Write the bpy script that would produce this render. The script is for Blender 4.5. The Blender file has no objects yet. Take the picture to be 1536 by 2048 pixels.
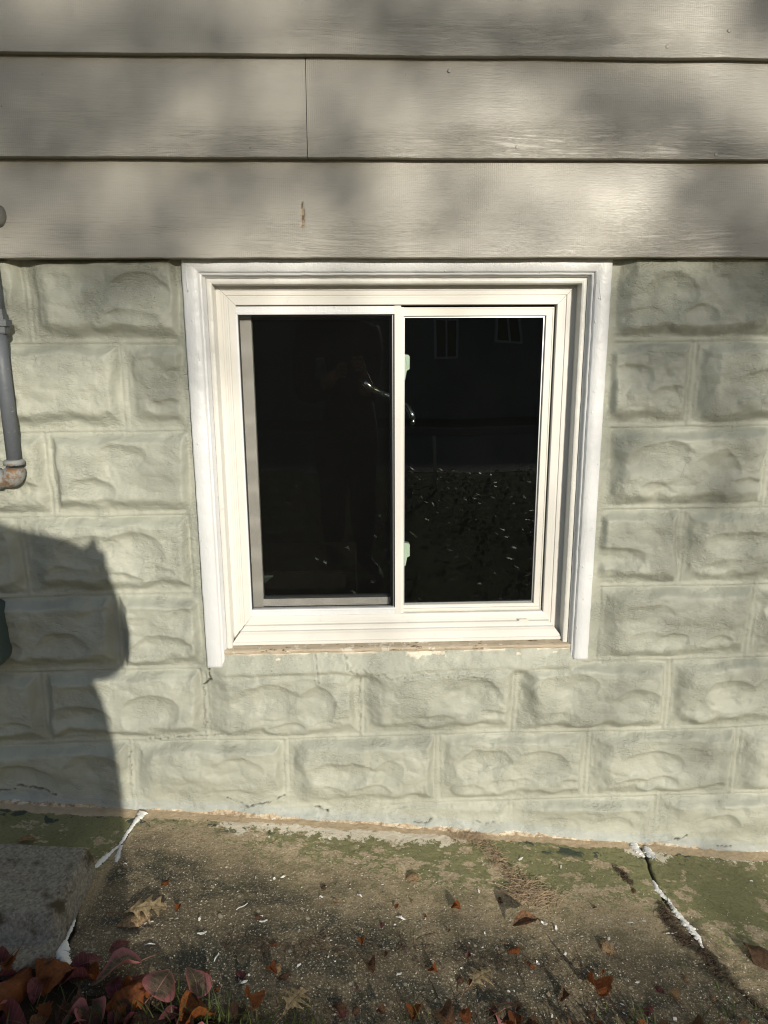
import bpy, math, random
import numpy as np
from mathutils import Vector, Matrix, Quaternion
random.seed(7); RNG = np.random.default_rng(7)
SC = bpy.context.scene; COL = SC.collection

# ------------------------------------------------------------------ camera
CX, CY, CZ = .6105, -1.709, .9967
PITCH, YAW, ROLL, FPX = .22419, -.03577, -.005224, 1420.96
def cam_axes():
    f = np.array([-math.sin(YAW)*math.cos(PITCH), math.cos(YAW)*math.cos(PITCH), -math.sin(PITCH)])
    r0 = np.array([math.cos(YAW), math.sin(YAW), 0.]); u0 = np.cross(r0, f)
    r = r0*math.cos(ROLL)+u0*math.sin(ROLL); return r, np.cross(r, f), f
AR, AU, AF = cam_axes()
def ray(px, py): return AF+AR*(px-768)/FPX-AU*(py-1024)/FPX
def wp(px, py, Y=0.):                       # a pixel of the photograph measured onto the plane y = Y
    d = ray(px, py); t = (Y-CY)/d[1]; return CX+t*d[0], CZ+t*d[2]
cam = bpy.data.cameras.new('camera'); camo = bpy.data.objects.new('camera', cam); COL.objects.link(camo)
cam.sensor_fit = 'HORIZONTAL'; cam.sensor_width = 36; cam.lens = FPX/1536*36
cam.clip_start = .01; cam.clip_end = 500
camo.matrix_world = Matrix(((AR[0], AU[0], -AF[0], CX), (AR[1], AU[1], -AF[1], CY), (AR[2], AU[2], -AF[2], CZ), (0, 0, 0, 1)))
SC.camera = camo
# ------------------------------------------------------------------ sky, sun, exposure
SUN_AZ, SUN_EL = math.radians(20.3), math.radians(15.0)
SUNV = np.array([math.sin(SUN_AZ)*math.cos(SUN_EL), -math.cos(SUN_AZ)*math.cos(SUN_EL), math.sin(SUN_EL)])
world = bpy.data.worlds.new('World'); SC.world = world; world.use_nodes = True
wn = world.node_tree; sky = wn.nodes.new('ShaderNodeTexSky'); sky.sky_type = 'NISHITA'; sky.sun_disc = False
sky.sun_elevation = SUN_EL; sky.sun_rotation = math.pi-SUN_AZ
wn.links.new(sky.outputs[0], wn.nodes['Background'].inputs[0]); wn.nodes['Background'].inputs[1].default_value = .118
sl = bpy.data.lights.new('sun', 'SUN'); sl.energy = 4.95; sl.angle = math.radians(.53); sl.color = (1., .935, .80)
so = bpy.data.objects.new('sun', sl); COL.objects.link(so)
so.rotation_euler = Vector(tuple(-SUNV)).to_track_quat('-Z', 'Y').to_euler(); so.location = (8, -20, 8)
SC.view_settings.view_transform = 'Standard'; SC.view_settings.look = 'None'; SC.view_settings.gamma = 1
SC.view_settings.exposure = -.16
SC.cycles.use_denoising = True; SC.cycles.denoising_prefilter = 'ACCURATE'; SC.cycles.denoising_input_passes = 'RGB_ALBEDO_NORMAL'; SC.cycles.filter_width = 1.15; SC.cycles.max_bounces = 8; SC.cycles.transparent_max_bounces = 12

# ------------------------------------------------------------------ noise
_P = np.random.default_rng(3).random((64, 256, 256))[:24]
def vn(x, y, s=0):
    xi = np.floor(x).astype(int); yi = np.floor(y).astype(int); xf = x-xi; yf = y-yi
    xf = xf*xf*xf*(xf*(xf*6-15)+10); yf = yf*yf*yf*(yf*(yf*6-15)+10); T = _P[s % 24]
    a = T[xi & 255, yi & 255]; b = T[(xi+1) & 255, yi & 255]; c = T[xi & 255, (yi+1) & 255]; d = T[(xi+1) & 255, (yi+1) & 255]
    return (a*(1-xf)+b*xf)*(1-yf)+(c*(1-xf)+d*xf)*yf
def fbm(x, y, s=0, o=4, g=.5):
    v = 0; a = 1; t = 0
    for i in range(o):
        v = v+a*vn(x*2**i+17.3*i, y*2**i+5.1*i, s+i); t += a; a *= g
    return v/t-.5
def sst(a, b, x):
    t = np.clip((x-a)/(b-a), 0, 1); return t*t*(3-2*t)
def segdist(X, Z, pts):
    D = np.full(X.shape, 9.)
    for (x0, z0), (x1, z1) in zip(pts, pts[1:]):
        dx, dz = x1-x0, z1-z0; L = dx*dx+dz*dz+1e-12
        t = np.clip(((X-x0)*dx+(Z-z0)*dz)/L, 0, 1)
        D = np.minimum(D, np.hypot(X-x0-t*dx, Z-z0-t*dz))
    return D
def jag(pts, amp, n=8, seed=0):
    r = np.random.default_rng(seed); out = [pts[0]]
    for (x0, z0), (x1, z1) in zip(pts, pts[1:]):
        for k in range(1, n+1):
            t = k/n; a = amp if k < n else 0
            out.append((x0+(x1-x0)*t+r.uniform(-a, a), z0+(z1-z0)*t+r.uniform(-a, a)))
    return out

# ------------------------------------------------------------------ ground shape
GX = [-60, -8, -2, -.353, .667, 1.757, 4, 10, 60]; GZ = [.12, .1, -.03, -.158, -.259, -.392, -.52, -.62, -.7]
_gx = np.linspace(-60, 60, 4801); _gz = np.interp(_gx, GX, GZ)
_k = np.exp(-np.linspace(-2, 2, 33)**2); _k /= _k.sum(); _gz = np.convolve(np.pad(_gz, 16, mode='edge'), _k, 'valid')
def gz0(x): return np.interp(x, _gx, _gz)
def slab_z(x, y): return gz0(x)+.03*np.maximum(y, -1.)
def ye(x): return np.interp(x, [-1.2, -.3, -.05, .1, .28, .7, 1.5, 2.2], [-.46, -.465, -.475, -.52, -.57, -.60, -.605, -.62])
def on_slab(px, py, dz=0.):
    d = ray(px, py); t = 1.
    for _ in range(80):
        X = CX+t*d[0], CY+t*d[1], CZ+t*d[2]; t += (X[2]-float(slab_z(X[0], X[1]))-dz)/(-d[2])
    return np.array(X)

# ------------------------------------------------------------------ object helpers
def tag(o, label=None, cat=None, group=None, kind=None):
    if label: o['label'] = label
    if cat: o['category'] = cat
    if group: o['group'] = group
    if kind: o['kind'] = kind
    return o
def empty(name, loc, **k):
    o = bpy.data.objects.new(name, None); COL.objects.link(o); o.location = loc; o.empty_display_size = .1
    tag(o, **k); bpy.context.view_layer.update(); return o
def obj(name, V, F, mat, parent=None, smooth=False, attrs=None, tris=False, **k):
    me = bpy.data.meshes.new(name); V = np.asarray(V, dtype=np.float64); F = np.asarray(F) if not isinstance(F, list) or (F and len({len(f) for f in F}) == 1) else F
    if isinstance(F, np.ndarray):
        n, m = F.shape; me.vertices.add(len(V)); me.vertices.foreach_set('co', V.ravel())
        me.loops.add(n*m); me.loops.foreach_set('vertex_index', F.ravel().astype(np.int32))
        me.polygons.add(n); me.polygons.foreach_set('loop_start', np.arange(0, n*m, m, dtype=np.int32)); me.polygons.foreach_set('loop_total', np.full(n, m, dtype=np.int32))
        me.update(calc_edges=True)
    else:
        me.from_pydata([tuple(v) for v in V], [], F); me.update()
    me.polygons.foreach_set('use_smooth', np.full(len(me.polygons), bool(smooth)))
    for a, (ty, val) in (attrs or {}).items():
        at = me.attributes.new(a, ty, 'POINT')
        at.data.foreach_set('vector' if ty == 'FLOAT_VECTOR' else 'value', np.asarray(val, dtype=np.float32).ravel())
    for m_ in (mat if isinstance(mat, (list, tuple)) else [mat]): me.materials.append(m_)
    o = bpy.data.objects.new(name, me); COL.objects.link(o)
    if parent is not None:
        o.parent = parent; o.matrix_parent_inverse = parent.matrix_world.inverted()
    tag(o, **k); return o
class MB:
    def __init__(s): s.v = []; s.f = []
    def box(s, x0, x1, y0, y1, z0, z1):
        b = len(s.v); s.v += [(x, y, z) for z in (z0, z1) for y in (y0, y1) for x in (x0, x1)]
        s.f += [[b+i for i in q] for q in ((0, 2, 3, 1), (4, 5, 7, 6), (0, 1, 5, 4), (2, 6, 7, 3), (0, 4, 6, 2), (1, 3, 7, 5))]; return s
    def bbox(s, x0, x1, y0, y1, z0, z1, c):       # box with bevelled edges
        b = len(s.v)
        for z, e in ((z0, c), (z0+c, 0), (z1-c, 0), (z1, c)):
            for x, y in ((x0+c, y0), (x1-c, y0), (x1, y0+c), (x1, y1-c), (x1-c, y1), (x0+c, y1), (x0, y1-c), (x0, y0+c)):
                cx, cy = (x0+x1)/2, (y0+y1)/2; kx = 1-2*e/(x1-x0); ky = 1-2*e/(y1-y0)
                s.v.append((cx+(x-cx)*kx, cy+(y-cy)*ky, z))
        for r in range(3):
            for i in range(8): s.f.append([b+r*8+i, b+r*8+(i+1) % 8, b+r*8+8+(i+1) % 8, b+r*8+8+i])
        s.f.append([b+i for i in range(7, -1, -1)]); s.f.append([b+24+i for i in range(8)]); return s
    def tube(s, pts, r, n=10, cap=True):
        pts = [np.array(p, float) for p in pts]; rr = r if hasattr(r, '__len__') else [r]*len(pts); b = len(s.v); pu = None
        for i, p in enumerate(pts):
            t = pts[min(i+1, len(pts)-1)]-pts[max(i-1, 0)]; t /= np.linalg.norm(t)+1e-9
            if pu is None: pu = np.cross(t, (0, 0, 1.) if abs(t[2]) < .9 else (1., 0, 0))
            u = pu-t*(pu@t); u /= np.linalg.norm(u)+1e-9; pu = u; w = np.cross(t, u)
            for k in range(n):
                a = 2*math.pi*k/n; s.v.append(tuple(p+rr[i]*(math.cos(a)*u+math.sin(a)*w)))
        for i in range(len(pts)-1):
            for k in range(n): s.f.append([b+i*n+k, b+i*n+(k+1) % n, b+i*n+n+(k+1) % n, b+i*n+n+k])
        if cap: s.f.append([b+k for k in range(n-1, -1, -1)]); s.f.append([b+(len(pts)-1)*n+k for k in range(n)])
        return s
    def strip(s, path, prof, closed=False, cap=False, gap=0.):
        # sweep prof [(u, y)] round a rectangle path [(x, z)], u goes inwards (right of travel), mitred corners
        P = [np.array(p, float) for p in path]; n = len(P); m = len(prof)
        def corner(i):
            if not closed and i in (0, n-1):
                d = P[1]-P[0] if i == 0 else P[-1]-P[-2]; d /= np.linalg.norm(d); return np.array([d[1], -d[0]])
            a = P[i]-P[i-1]; c = P[(i+1) % n]-P[i]; a /= np.linalg.norm(a); c /= np.linalg.norm(c)
            na = np.array([a[1], -a[0]]); nc = np.array([c[1], -c[0]]); return (na+nc)/(1+na@nc)
        C = [corner(i) for i in range(n)]
        for i in range(n if closed else n-1):
            j = (i+1) % n; d = P[j]-P[i]; d /= np.linalg.norm(d); b = len(s.v); K = max(2, int(np.linalg.norm(P[j]-P[i])/.006)) if gap == 0 else 2
            A = [P[i]+C[i]*u+d*gap for u, y in prof]; B = [P[j]+C[j]*u-d*gap for u, y in prof]
            for k in range(K):
                t = k/(K-1)
                for q, (u, y) in enumerate(prof):
                    p = A[q]*(1-t)+B[q]*t; s.v.append((p[0], y, p[1]))
            for k in range(K-1):
                for q in range(m-1): s.f.append([b+k*m+q, b+k*m+m+q, b+k*m+m+q+1, b+k*m+q+1])
            if cap:
                if i == 0 and not closed: s.f.append([b+q for q in range(m)])
                if i == n-2 and not closed: s.f.append([b+(K-1)*m+q for q in range(m-1, -1, -1)])
        return s
    def build(s, name, mat, parent=None, smooth=False, wob=0., **k):
        V = np.array(s.v)
        if wob:
            V = V+np.stack([(vn(V[:, 0]*60+V[:, 2]*7+a*9, V[:, 2]*60+V[:, 1]*90, a)-.5)*wob for a in range(3)], 1)
        return obj(name, V, s.f, mat, parent, smooth, **k)
def ribbon_grid(nx, ny):
    i = np.arange(nx-1)[:, None]*ny+np.arange(ny-1)[None, :]; i = i.ravel()
    return np.stack([i, i+ny, i+ny+1, i+1], 1)

# ------------------------------------------------------------------ node helpers
class Mat:
    def __init__(s, name, rough=.6, spec=.5):
        s.m = bpy.data.materials.new(name); s.m.use_nodes = True; s.t = s.m.node_tree; s.b = s.t.nodes['Principled BSDF']
        s.b.inputs['Roughness'].default_value = rough; s.b.inputs['Specular IOR Level'].default_value = spec; s._o = None
    def n(s, ty, **k):
        x = s.t.nodes.new('ShaderNode'+ty)
        for a, v in k.items(): setattr(x, a, v)
        return x
    def put(s, sock, v):
        if isinstance(v, bpy.types.NodeSocket): s.t.links.new(v, sock)
        elif hasattr(v, '__len__') and len(v) == 3 and sock.type == 'RGBA': sock.default_value = (*v, 1)
        else: sock.default_value = v
    def pos(s):
        if s._o is None: s._o = s.n('NewGeometry').outputs['Position']
        return s._o
    def xyz(s, v):
        x = s.n('SeparateXYZ'); s.put(x.inputs[0], v); return x.outputs
    def map(s, v, sc=(1, 1, 1), loc=(0, 0, 0), rot=(0, 0, 0)):
        x = s.n('Mapping'); s.put(x.inputs[0], v); x.inputs['Scale'].default_value = sc; x.inputs['Location'].default_value = loc; x.inputs['Rotation'].default_value = rot; return x.outputs[0]
    def noise(s, sc, det=4, rough=.55, v=None, dist=0.):
        x = s.n('TexNoise'); s.put(x.inputs['Vector'], v if v is not None else s.pos()); x.inputs['Scale'].default_value = sc
        x.inputs['Detail'].default_value = det; x.inputs['Roughness'].default_value = rough; x.inputs['Distortion'].default_value = dist; return x.outputs[0]
    def vor(s, sc, v=None, feat='F1', out='Distance', rnd=1.):
        x = s.n('TexVoronoi', feature=feat); s.put(x.inputs['Vector'], v if v is not None else s.pos()); x.inputs['Scale'].default_value = sc; x.inputs['Randomness'].default_value = rnd; return x.outputs[out]
    def wave(s, sc, v=None, dist=0., det=2, ds=1., dirn='X'):
        x = s.n('TexWave', bands_direction=dirn); s.put(x.inputs['Vector'], v if v is not None else s.pos()); x.inputs['Scale'].default_value = sc
        x.inputs['Distortion'].default_value = dist; x.inputs['Detail'].default_value = det; x.inputs['Detail Scale'].default_value = ds; return x.outputs[1]
    def ma(s, op, a, b=0., c=None):
        x = s.n('Math', operation=op); s.put(x.inputs[0], a); s.put(x.inputs[1], b)
        if c is not None: s.put(x.inputs[2], c)
        return x.outputs[0]
    def rmp(s, v, a, b, lo=0., hi=1.):
        x = s.n('MapRange', interpolation_type='SMOOTHSTEP'); s.put(x.inputs[0], v)
        for i, k in zip((1, 2, 3, 4), (a, b, lo, hi)): s.put(x.inputs[i], k)
        return x.outputs[0]
    def mix(s, f, a, b, mode='MIX'):
        x = s.n('Mix', data_type='RGBA', blend_type=mode); s.put(x.inputs[0], f); s.put(x.inputs[6], a); s.put(x.inputs[7], b); return x.outputs[2]
    def at(s, name):
        x = s.n('Attribute', attribute_name=name); return x.outputs['Fac']
    def atv(s, name):
        x = s.n('Attribute', attribute_name=name); return x.outputs['Vector']
    def col(s, v): s.put(s.b.inputs['Base Color'], v)
    def rough(s, v): s.put(s.b.inputs['Roughness'], v)
    def bump(s, h, dist=.001, st=1.):
        x = s.n('Bump'); s.put(x.inputs['Height'], h); x.inputs['Distance'].default_value = dist; x.inputs['Strength'].default_value = st
        if getattr(s, '_bn', None): s.t.links.new(s._bn, x.inputs['Normal'])
        s._bn = x.outputs[0]; s.t.links.new(s._bn, s.b.inputs['Normal'])
def plain(name, c, rough=.5, spec=.5, metal=0., var=.08, sc=12, bump=0., bsc=200):
    m = Mat(name, rough, spec); m.b.inputs['Metallic'].default_value = metal
    n = m.noise(sc, 3); m.col(m.mix(n, tuple(x*(1-var) for x in c), tuple(min(1, x*(1+var)) for x in c)))
    if bump: m.bump(m.noise(bsc, 3), bump)
    return m.m

# ------------------------------------------------------------------ materials
def mat_block():
    m = Mat('sage_masonry_paint', .52, .4)
    gh, cr, ch = m.at('gh'), m.at('crack'), m.at('chip')
    c = m.mix(m.noise(3.2, 3), (.368, .378, .318), (.422, .432, .368))
    c = m.mix(m.rmp(m.noise(23, 4), .5, .75), c, (.378, .388, .328))
    n1 = m.noise(38, 5, .65)
    c = m.mix(m.rmp(m.ma('ADD', gh, m.ma('MULTIPLY', m.ma('SUBTRACT', n1, .5), .04)), .030, .016), c, (.365, .385, .355))
    tan = m.mix(m.rmp(m.noise(70, 5, .75), .38, .62), (.56, .46, .32), (.26, .18, .11))
    tan = m.mix(m.rmp(m.noise(45, 4, .6, m.map(m.pos(), (1, 1, 2.5))), .56, .60), tan, (.60, .54, .43))
    t = m.rmp(m.ma('ADD', gh, m.ma('MULTIPLY', m.ma('SUBTRACT', m.noise(22, 6, .75), .5), .03)), .0030, .0018)
    c = m.mix(t, c, tan)
    c = m.mix(ch, c, m.mix(m.noise(90, 3), (.62, .54, .42), (.82, .74, .64)))
    st = m.ma('MULTIPLY', m.rmp(m.noise(7, 5, .7), .62, .76), .08)
    c = m.mix(st, c, (.36, .37, .28))
    sp = m.rmp(m.vor(55), .05, .02); c = m.mix(m.ma('MULTIPLY', sp, .5), c, (.2, .2, .15))
    c = m.mix(cr, c, (.05, .045, .03)); m.col(c)
    m.rough(m.rmp(m.noise(20, 3), .3, .7, .42, .6))
    # crinkled, brushed thick paint
    wr = m.noise(130, 4, .6, m.map(m.pos(), (1, 1, 1.9), rot=(0, .4, 0)), .8)
    m.bump(m.ma('MULTIPLY', wr, m.rmp(m.noise(11, 3), .42, .62, .10, 1.)), .0042)
    m.bump(m.noise(420, 2, .6, m.map(m.pos(), (.35, 1, 1))), .0009)
    pim = m.rmp(m.vor(95), .12, .04); m.bump(m.ma('MULTIPLY', pim, m.rmp(m.noise(9, 2), .55, .62)), .0022)
    v = m.vor(26, m.mix(.12, m.pos(), m.n('TexNoise').outputs[1]), 'DISTANCE_TO_EDGE')
    m.bump(m.ma('MULTIPLY', m.rmp(v, .03, .0), m.rmp(m.noise(6, 2), .52, .66)), .0005)
    return m.m
def mat_siding():
    m = Mat('taupe_siding_paint', .40, .5); ox = m.at('board')
    p = m.n('CombineXYZ'); xx = m.xyz(m.pos())
    m.put(p.inputs[0], m.ma('ADD', xx[0], m.ma('MULTIPLY', ox, 7.3))); m.put(p.inputs[2], m.ma('ADD', xx[2], ox)); P = p.outputs[0]
    c = m.mix(m.noise(2.5, 3, .5, P), (.355, .335, .292), (.415, .392, .345))
    c = m.mix(m.rmp(m.noise(9, 4, .7, m.map(P, (.3, 1, 1))), .55, .8), c, (.355, .335, .295))
    sp = m.rmp(m.vor(14, P), .035, .02); c = m.mix(m.ma('MULTIPLY', sp, .7), c, (.16, .13, .09))
    c = m.mix(m.at('chip'), c, m.mix(m.rmp(m.noise(160, 3, .6, m.map(P, (1, 1, .25))), .45, .55), (.36, .28, .18), (.12, .085, .05))); m.col(c)
    m.rough(m.rmp(m.noise(6, 4, .6, P), .3, .7, .36, .48))
    edge = m.at('low')                       # weathered raised grain towards the butt of each board
    warp = m.noise(1.6, 2, .5, m.map(P, (.8, 1, 3)))
    gq = m.n('CombineXYZ'); px = m.xyz(P); m.put(gq.inputs[0], m.ma('MULTIPLY', px[0], .04)); m.put(gq.inputs[2], m.ma('ADD', px[2], m.ma('MULTIPLY', warp, .07)))
    grain = m.noise(150, 4, .7, gq.outputs[0]); patch = m.rmp(m.noise(2.2, 3, .6, m.map(P, (.6, 1, 3))), .42, .62, .25, 1.)
    m.bump(m.ma('MULTIPLY', m.rmp(grain, .38, .62), m.ma('MULTIPLY', patch, m.rmp(edge, 0, 1, .22, 1.))), .0013)
    m.bump(m.noise(300, 3, .6, m.map(P, (.12, 1, 1))), .0007)
    m.bump(m.noise(22, 4, .6, m.map(P, (.4, 1, 1))), .0012)
    m.bump(m.ma('MULTIPLY', m.wave(72, P, .6, 2, 3.), m.rmp(m.noise(3, 2, .5, P), .4, .6)), .0002)
    nail = m.vor(9, m.map(P, (1, 1, .35)));  m.bump(m.rmp(nail, .02, .035), .0005)
    return m.m
def mat_white(name, a, b, brush=1., dirt=.25, rough=.38, ax=(1, 1, .12)):
    m = Mat(name, rough, .5); c = m.mix(m.noise(14, 4), a, b)
    c = m.mix(m.ma('MULTIPLY', m.rmp(m.noise(30, 5, .7), .62, .75), dirt), c, (.42, .40, .33))
    sp = m.rmp(m.vor(26), .04, .02); c = m.mix(m.ma('MULTIPLY', sp, .6*min(1, dirt*3)), c, (.1, .09, .07)); m.col(c)
    m.bump(m.noise(260, 3, .6, m.map(m.pos(), ax)), .0006*brush)
    m.bump(m.noise(60, 4, .6), .0016*brush)
    pim = m.rmp(m.vor(60), .16, .05); m.bump(m.ma('MULTIPLY', pim, m.rmp(m.noise(13, 2), .5, .6)), .0012*brush)
    return m.m
def mat_vinyl():
    m = Mat('ivory_vinyl', .42, .45); c = m.mix(m.noise(5, 3), (.66, .64, .60), (.705, .685, .645))
    c = m.mix(m.ma('MULTIPLY', m.rmp(m.noise(35, 5, .7), .60, .74), .35), c, (.50, .45, .36)); m.col(c)
    m.bump(m.noise(500, 2), .0001); return m.m
def mat_glass():
    m = Mat('window_glass'); t = m.t; t.nodes.remove(m.b)
    fr = m.n('Fresnel'); fr.inputs[0].default_value = 1.52
    g = m.n('BsdfGlossy'); g.inputs['Roughness'].default_value = .0; tr = m.n('BsdfTransparent'); tr.inputs[0].default_value = (.86, .90, .87, 1)
    d = m.n('BsdfDiffuse'); d.inputs[0].default_value = (.35, .36, .34, 1)
    bmp = m.n('Bump'); m.put(bmp.inputs['Height'], m.noise(3.5, 1)); bmp.inputs['Distance'].default_value = .0012; t.links.new(bmp.outputs[0], g.inputs['Normal'])
    mx = m.n('MixShader'); m.put(mx.inputs[0], m.ma('MULTIPLY', fr.outputs[0], 1.)); t.links.new(tr.outputs[0], mx.inputs[1]); t.links.new(g.outputs[0], mx.inputs[2])
    du = m.rmp(m.vor(70), .07, .03); du = m.ma('MULTIPLY', du, m.rmp(m.noise(9, 2), .5, .6)); du = m.ma('ADD', m.ma('MULTIPLY', du, .035), m.ma('MULTIPLY', m.noise(4, 4, .7), .008))
    m2 = m.n('MixShader'); m.put(m2.inputs[0], du); t.links.new(mx.outputs[0], m2.inputs[1]); t.links.new(d.outputs[0], m2.inputs[2])
    t.links.new(m2.outputs[0], t.nodes['Material Output'].inputs[0]); return m.m
def mat_screen():
    m = Mat('insect_screen'); t = m.t; m.b.inputs['Base Color'].default_value = (.006, .006, .006, 1); m.b.inputs['Roughness'].default_value = .6; m.b.inputs['Specular IOR Level'].default_value = .05
    x = m.xyz(m.pos())
    def thread(v): return m.ma('GREATER_THAN', m.ma('FRACT', m.ma('MULTIPLY', v, 1/.00145)), .84)
    f = m.ma('MAXIMUM', thread(x[0]), thread(m.ma('ADD', x[2], m.ma('MULTIPLY', x[0], .012))))
    tr = m.n('BsdfTransparent'); mx = m.n('MixShader'); m.put(mx.inputs[0], f)
    t.links.new(tr.outputs[0], mx.inputs[1]); t.links.new(m.b.outputs[0], mx.inputs[2]); t.links.new(mx.outputs[0], t.nodes['Material Output'].inputs[0]); return m.m
def mat_slab():
    m = Mat('old_painted_concrete', .86, .22); P = m.pos(); pb, wd = m.at('pb'), m.at('wd')
    # bare weathered concrete with exposed aggregate
    lo = m.noise(6, 5, .65); mid = m.noise(34, 5, .7); fine = m.noise(210, 4, .8)
    c = m.mix(mid, (.11, .088, .056), (.25, .20, .13))
    c = m.mix(m.rmp(m.ma('ADD', pb, m.ma('MULTIPLY', m.ma('SUBTRACT', lo, .5), .25)), -.17, -.02), c, m.mix(mid, (.30, .235, .145), (.46, .37, .24)))
    c = m.mix(m.ma('MULTIPLY', m.rmp(m.noise(11, 5, .7, m.map(P, (.7, 1.3, 1))), .42, .62), m.rmp(m.ma('ADD', pb, m.ma('MULTIPLY', m.noise(8, 4), .08)), .0, -.13)), c, m.mix(mid, (.045, .047, .034), (.10, .092, .068)))
    c = m.mix(m.rmp(fine, .54, .66, 0, .8), c, (.60, .52, .40)); c = m.mix(m.rmp(fine, .46, .36, 0, .6), c, (.028, .024, .018))
    v = m.n('TexVoronoi'); m.put(v.inputs['Vector'], P); v.inputs['Scale'].default_value = 150
    gr = m.ma('MULTIPLY', m.rmp(v.outputs[0], .30, .18), m.ma('GREATER_THAN', m.xyz(v.outputs['Color'])[0], .72))
    c = m.mix(gr, c, m.mix(m.xyz(v.outputs['Color'])[1], (.78, .70, .56), (.20, .16, .12)))
    v2 = m.n('TexVoronoi'); m.put(v2.inputs['Vector'], P); v2.inputs['Scale'].default_value = 62
    g2 = m.ma('MULTIPLY', m.rmp(v2.outputs[0], .30, .24), m.ma('GREATER_THAN', m.xyz(v2.outputs['Color'])[0], .93))
    c = m.mix(g2, c, m.mix(m.xyz(v2.outputs['Color'])[1], (.46, .38, .26), (.34, .31, .26)))
    bare_h = m.ma('ADD', m.ma('MULTIPLY', fine, .5), m.ma('ADD', m.ma('MULTIPLY', gr, .4), m.ma('MULTIPLY', mid, .5)))
    alg = m.ma('MULTIPLY', m.rmp(m.ma('ABSOLUTE', m.ma('ADD', pb, .06)), .16, .02), m.rmp(m.noise(13, 6, .7), .50, .62, 0, .45)); c = m.mix(alg, c, m.mix(fine, (.07, .072, .03), (.17, .16, .085)))
    # green floor paint with flaked islands
    gn = m.mix(m.noise(19, 5, .7), (.205, .20, .095), (.28, .27, .145)); gn = m.mix(m.rmp(m.noise(7, 3), .5, .7), gn, (.20, .20, .095))
    gn = m.mix(m.rmp(m.noise(130, 4, .75), .50, .66, 0, .6), gn, (.12, .11, .06))
    n3 = m.noise(15, 6, .62, m.map(P, (1, 1.5, 1))); n4 = m.noise(75, 4, .6)
    isl = m.ma('ADD', n3, m.ma('MULTIPLY', n4, .16))
    pm = m.rmp(m.ma('ADD', m.ma('MULTIPLY', pb, 5.5), m.ma('ADD', m.ma('MULTIPLY', m.ma('SUBTRACT', isl, .58), 7.), 0.)), .0, .07)
    full = m.ma('LESS_THAN', m.ma('ADD', isl, m.ma('MULTIPLY', m.rmp(pb, .02, .14), -.06)), .60)
    pm = m.ma('MULTIPLY', m.rmp(m.ma('ADD', pb, m.ma('MULTIPLY', m.ma('SUBTRACT', m.ma('ADD', n3, m.ma('MULTIPLY', n4, .3)), .625), .85)), -.004, .004), full)
    tanp = m.mix(m.rmp(m.noise(150, 4, .8), .36, .64), (.34, .26, .16), (.62, .51, .36))
    near = m.rmp(pb, -.02, .03)
    c = m.mix(m.ma('MULTIPLY', near, .75), c, tanp)
    c = m.mix(pm, c, gn)
    # dark teal older coat and cream primer close to the wall
    teal = m.ma('MULTIPLY', m.rmp(m.noise(21, 5, .6), .575, .59), m.rmp(wd, .055, .035)); c = m.mix(teal, c, (.07, .085, .065))
    crn = m.ma('ADD', m.noise(36, 7, .78), m.ma('MULTIPLY', wd, -4.5)); crm = m.rmp(crn, m.ma('SUBTRACT', .54, m.ma('MULTIPLY', m.at('cream'), .215)), m.ma('SUBTRACT', .555, m.ma('MULTIPLY', m.at('cream'), .215)))
    crm = m.ma('MULTIPLY', crm, m.rmp(m.at('cream'), .02, .1)); c = m.mix(crm, c, m.mix(m.noise(60, 3), (.64, .54, .39), (.85, .80, .70)))
    tn = m.rmp(m.ma('ADD', wd, m.ma('MULTIPLY', m.ma('SUBTRACT', m.noise(34, 6, .75), .5), .045)), .006, .004)
    c = m.mix(tn, c, m.mix(m.noise(55, 5, .7), (.74, .60, .42), (.34, .24, .14)))
    c = m.mix(m.at('crack'), c, (.018, .016, .012))
    c = m.mix(m.ma('MULTIPLY', m.at('dirt'), m.rmp(m.noise(26, 5, .7), .35, .6)), c, (.045, .04, .027)); m.col(c)
    m.bump(m.ma('MULTIPLY', bare_h, m.ma('SUBTRACT', 1., m.ma('MULTIPLY', pm, .8))), .0030)
    m.bump(pm, .0018); m.bump(m.noise(60, 5, .7), .0035); return m.m
def mat_stone():
    m = Mat('step_stone', .9, .2); v = m.n('TexVoronoi'); m.put(v.inputs['Vector'], m.pos()); v.inputs['Scale'].default_value = 190
    c = m.mix(v.outputs['Color'], (.09, .084, .075), (.60, .56, .49)); c = m.mix(.5, c, m.mix(m.noise(180, 4, .7), (.08, .072, .06), (.66, .60, .50)))
    c = m.mix(m.rmp(m.noise(14, 4, .7), .5, .68), c, (.10, .085, .055)); m.col(c)
    m.bump(m.noise(200, 4, .75), .009); m.bump(m.noise(40, 4), .008); return m.m
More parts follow.
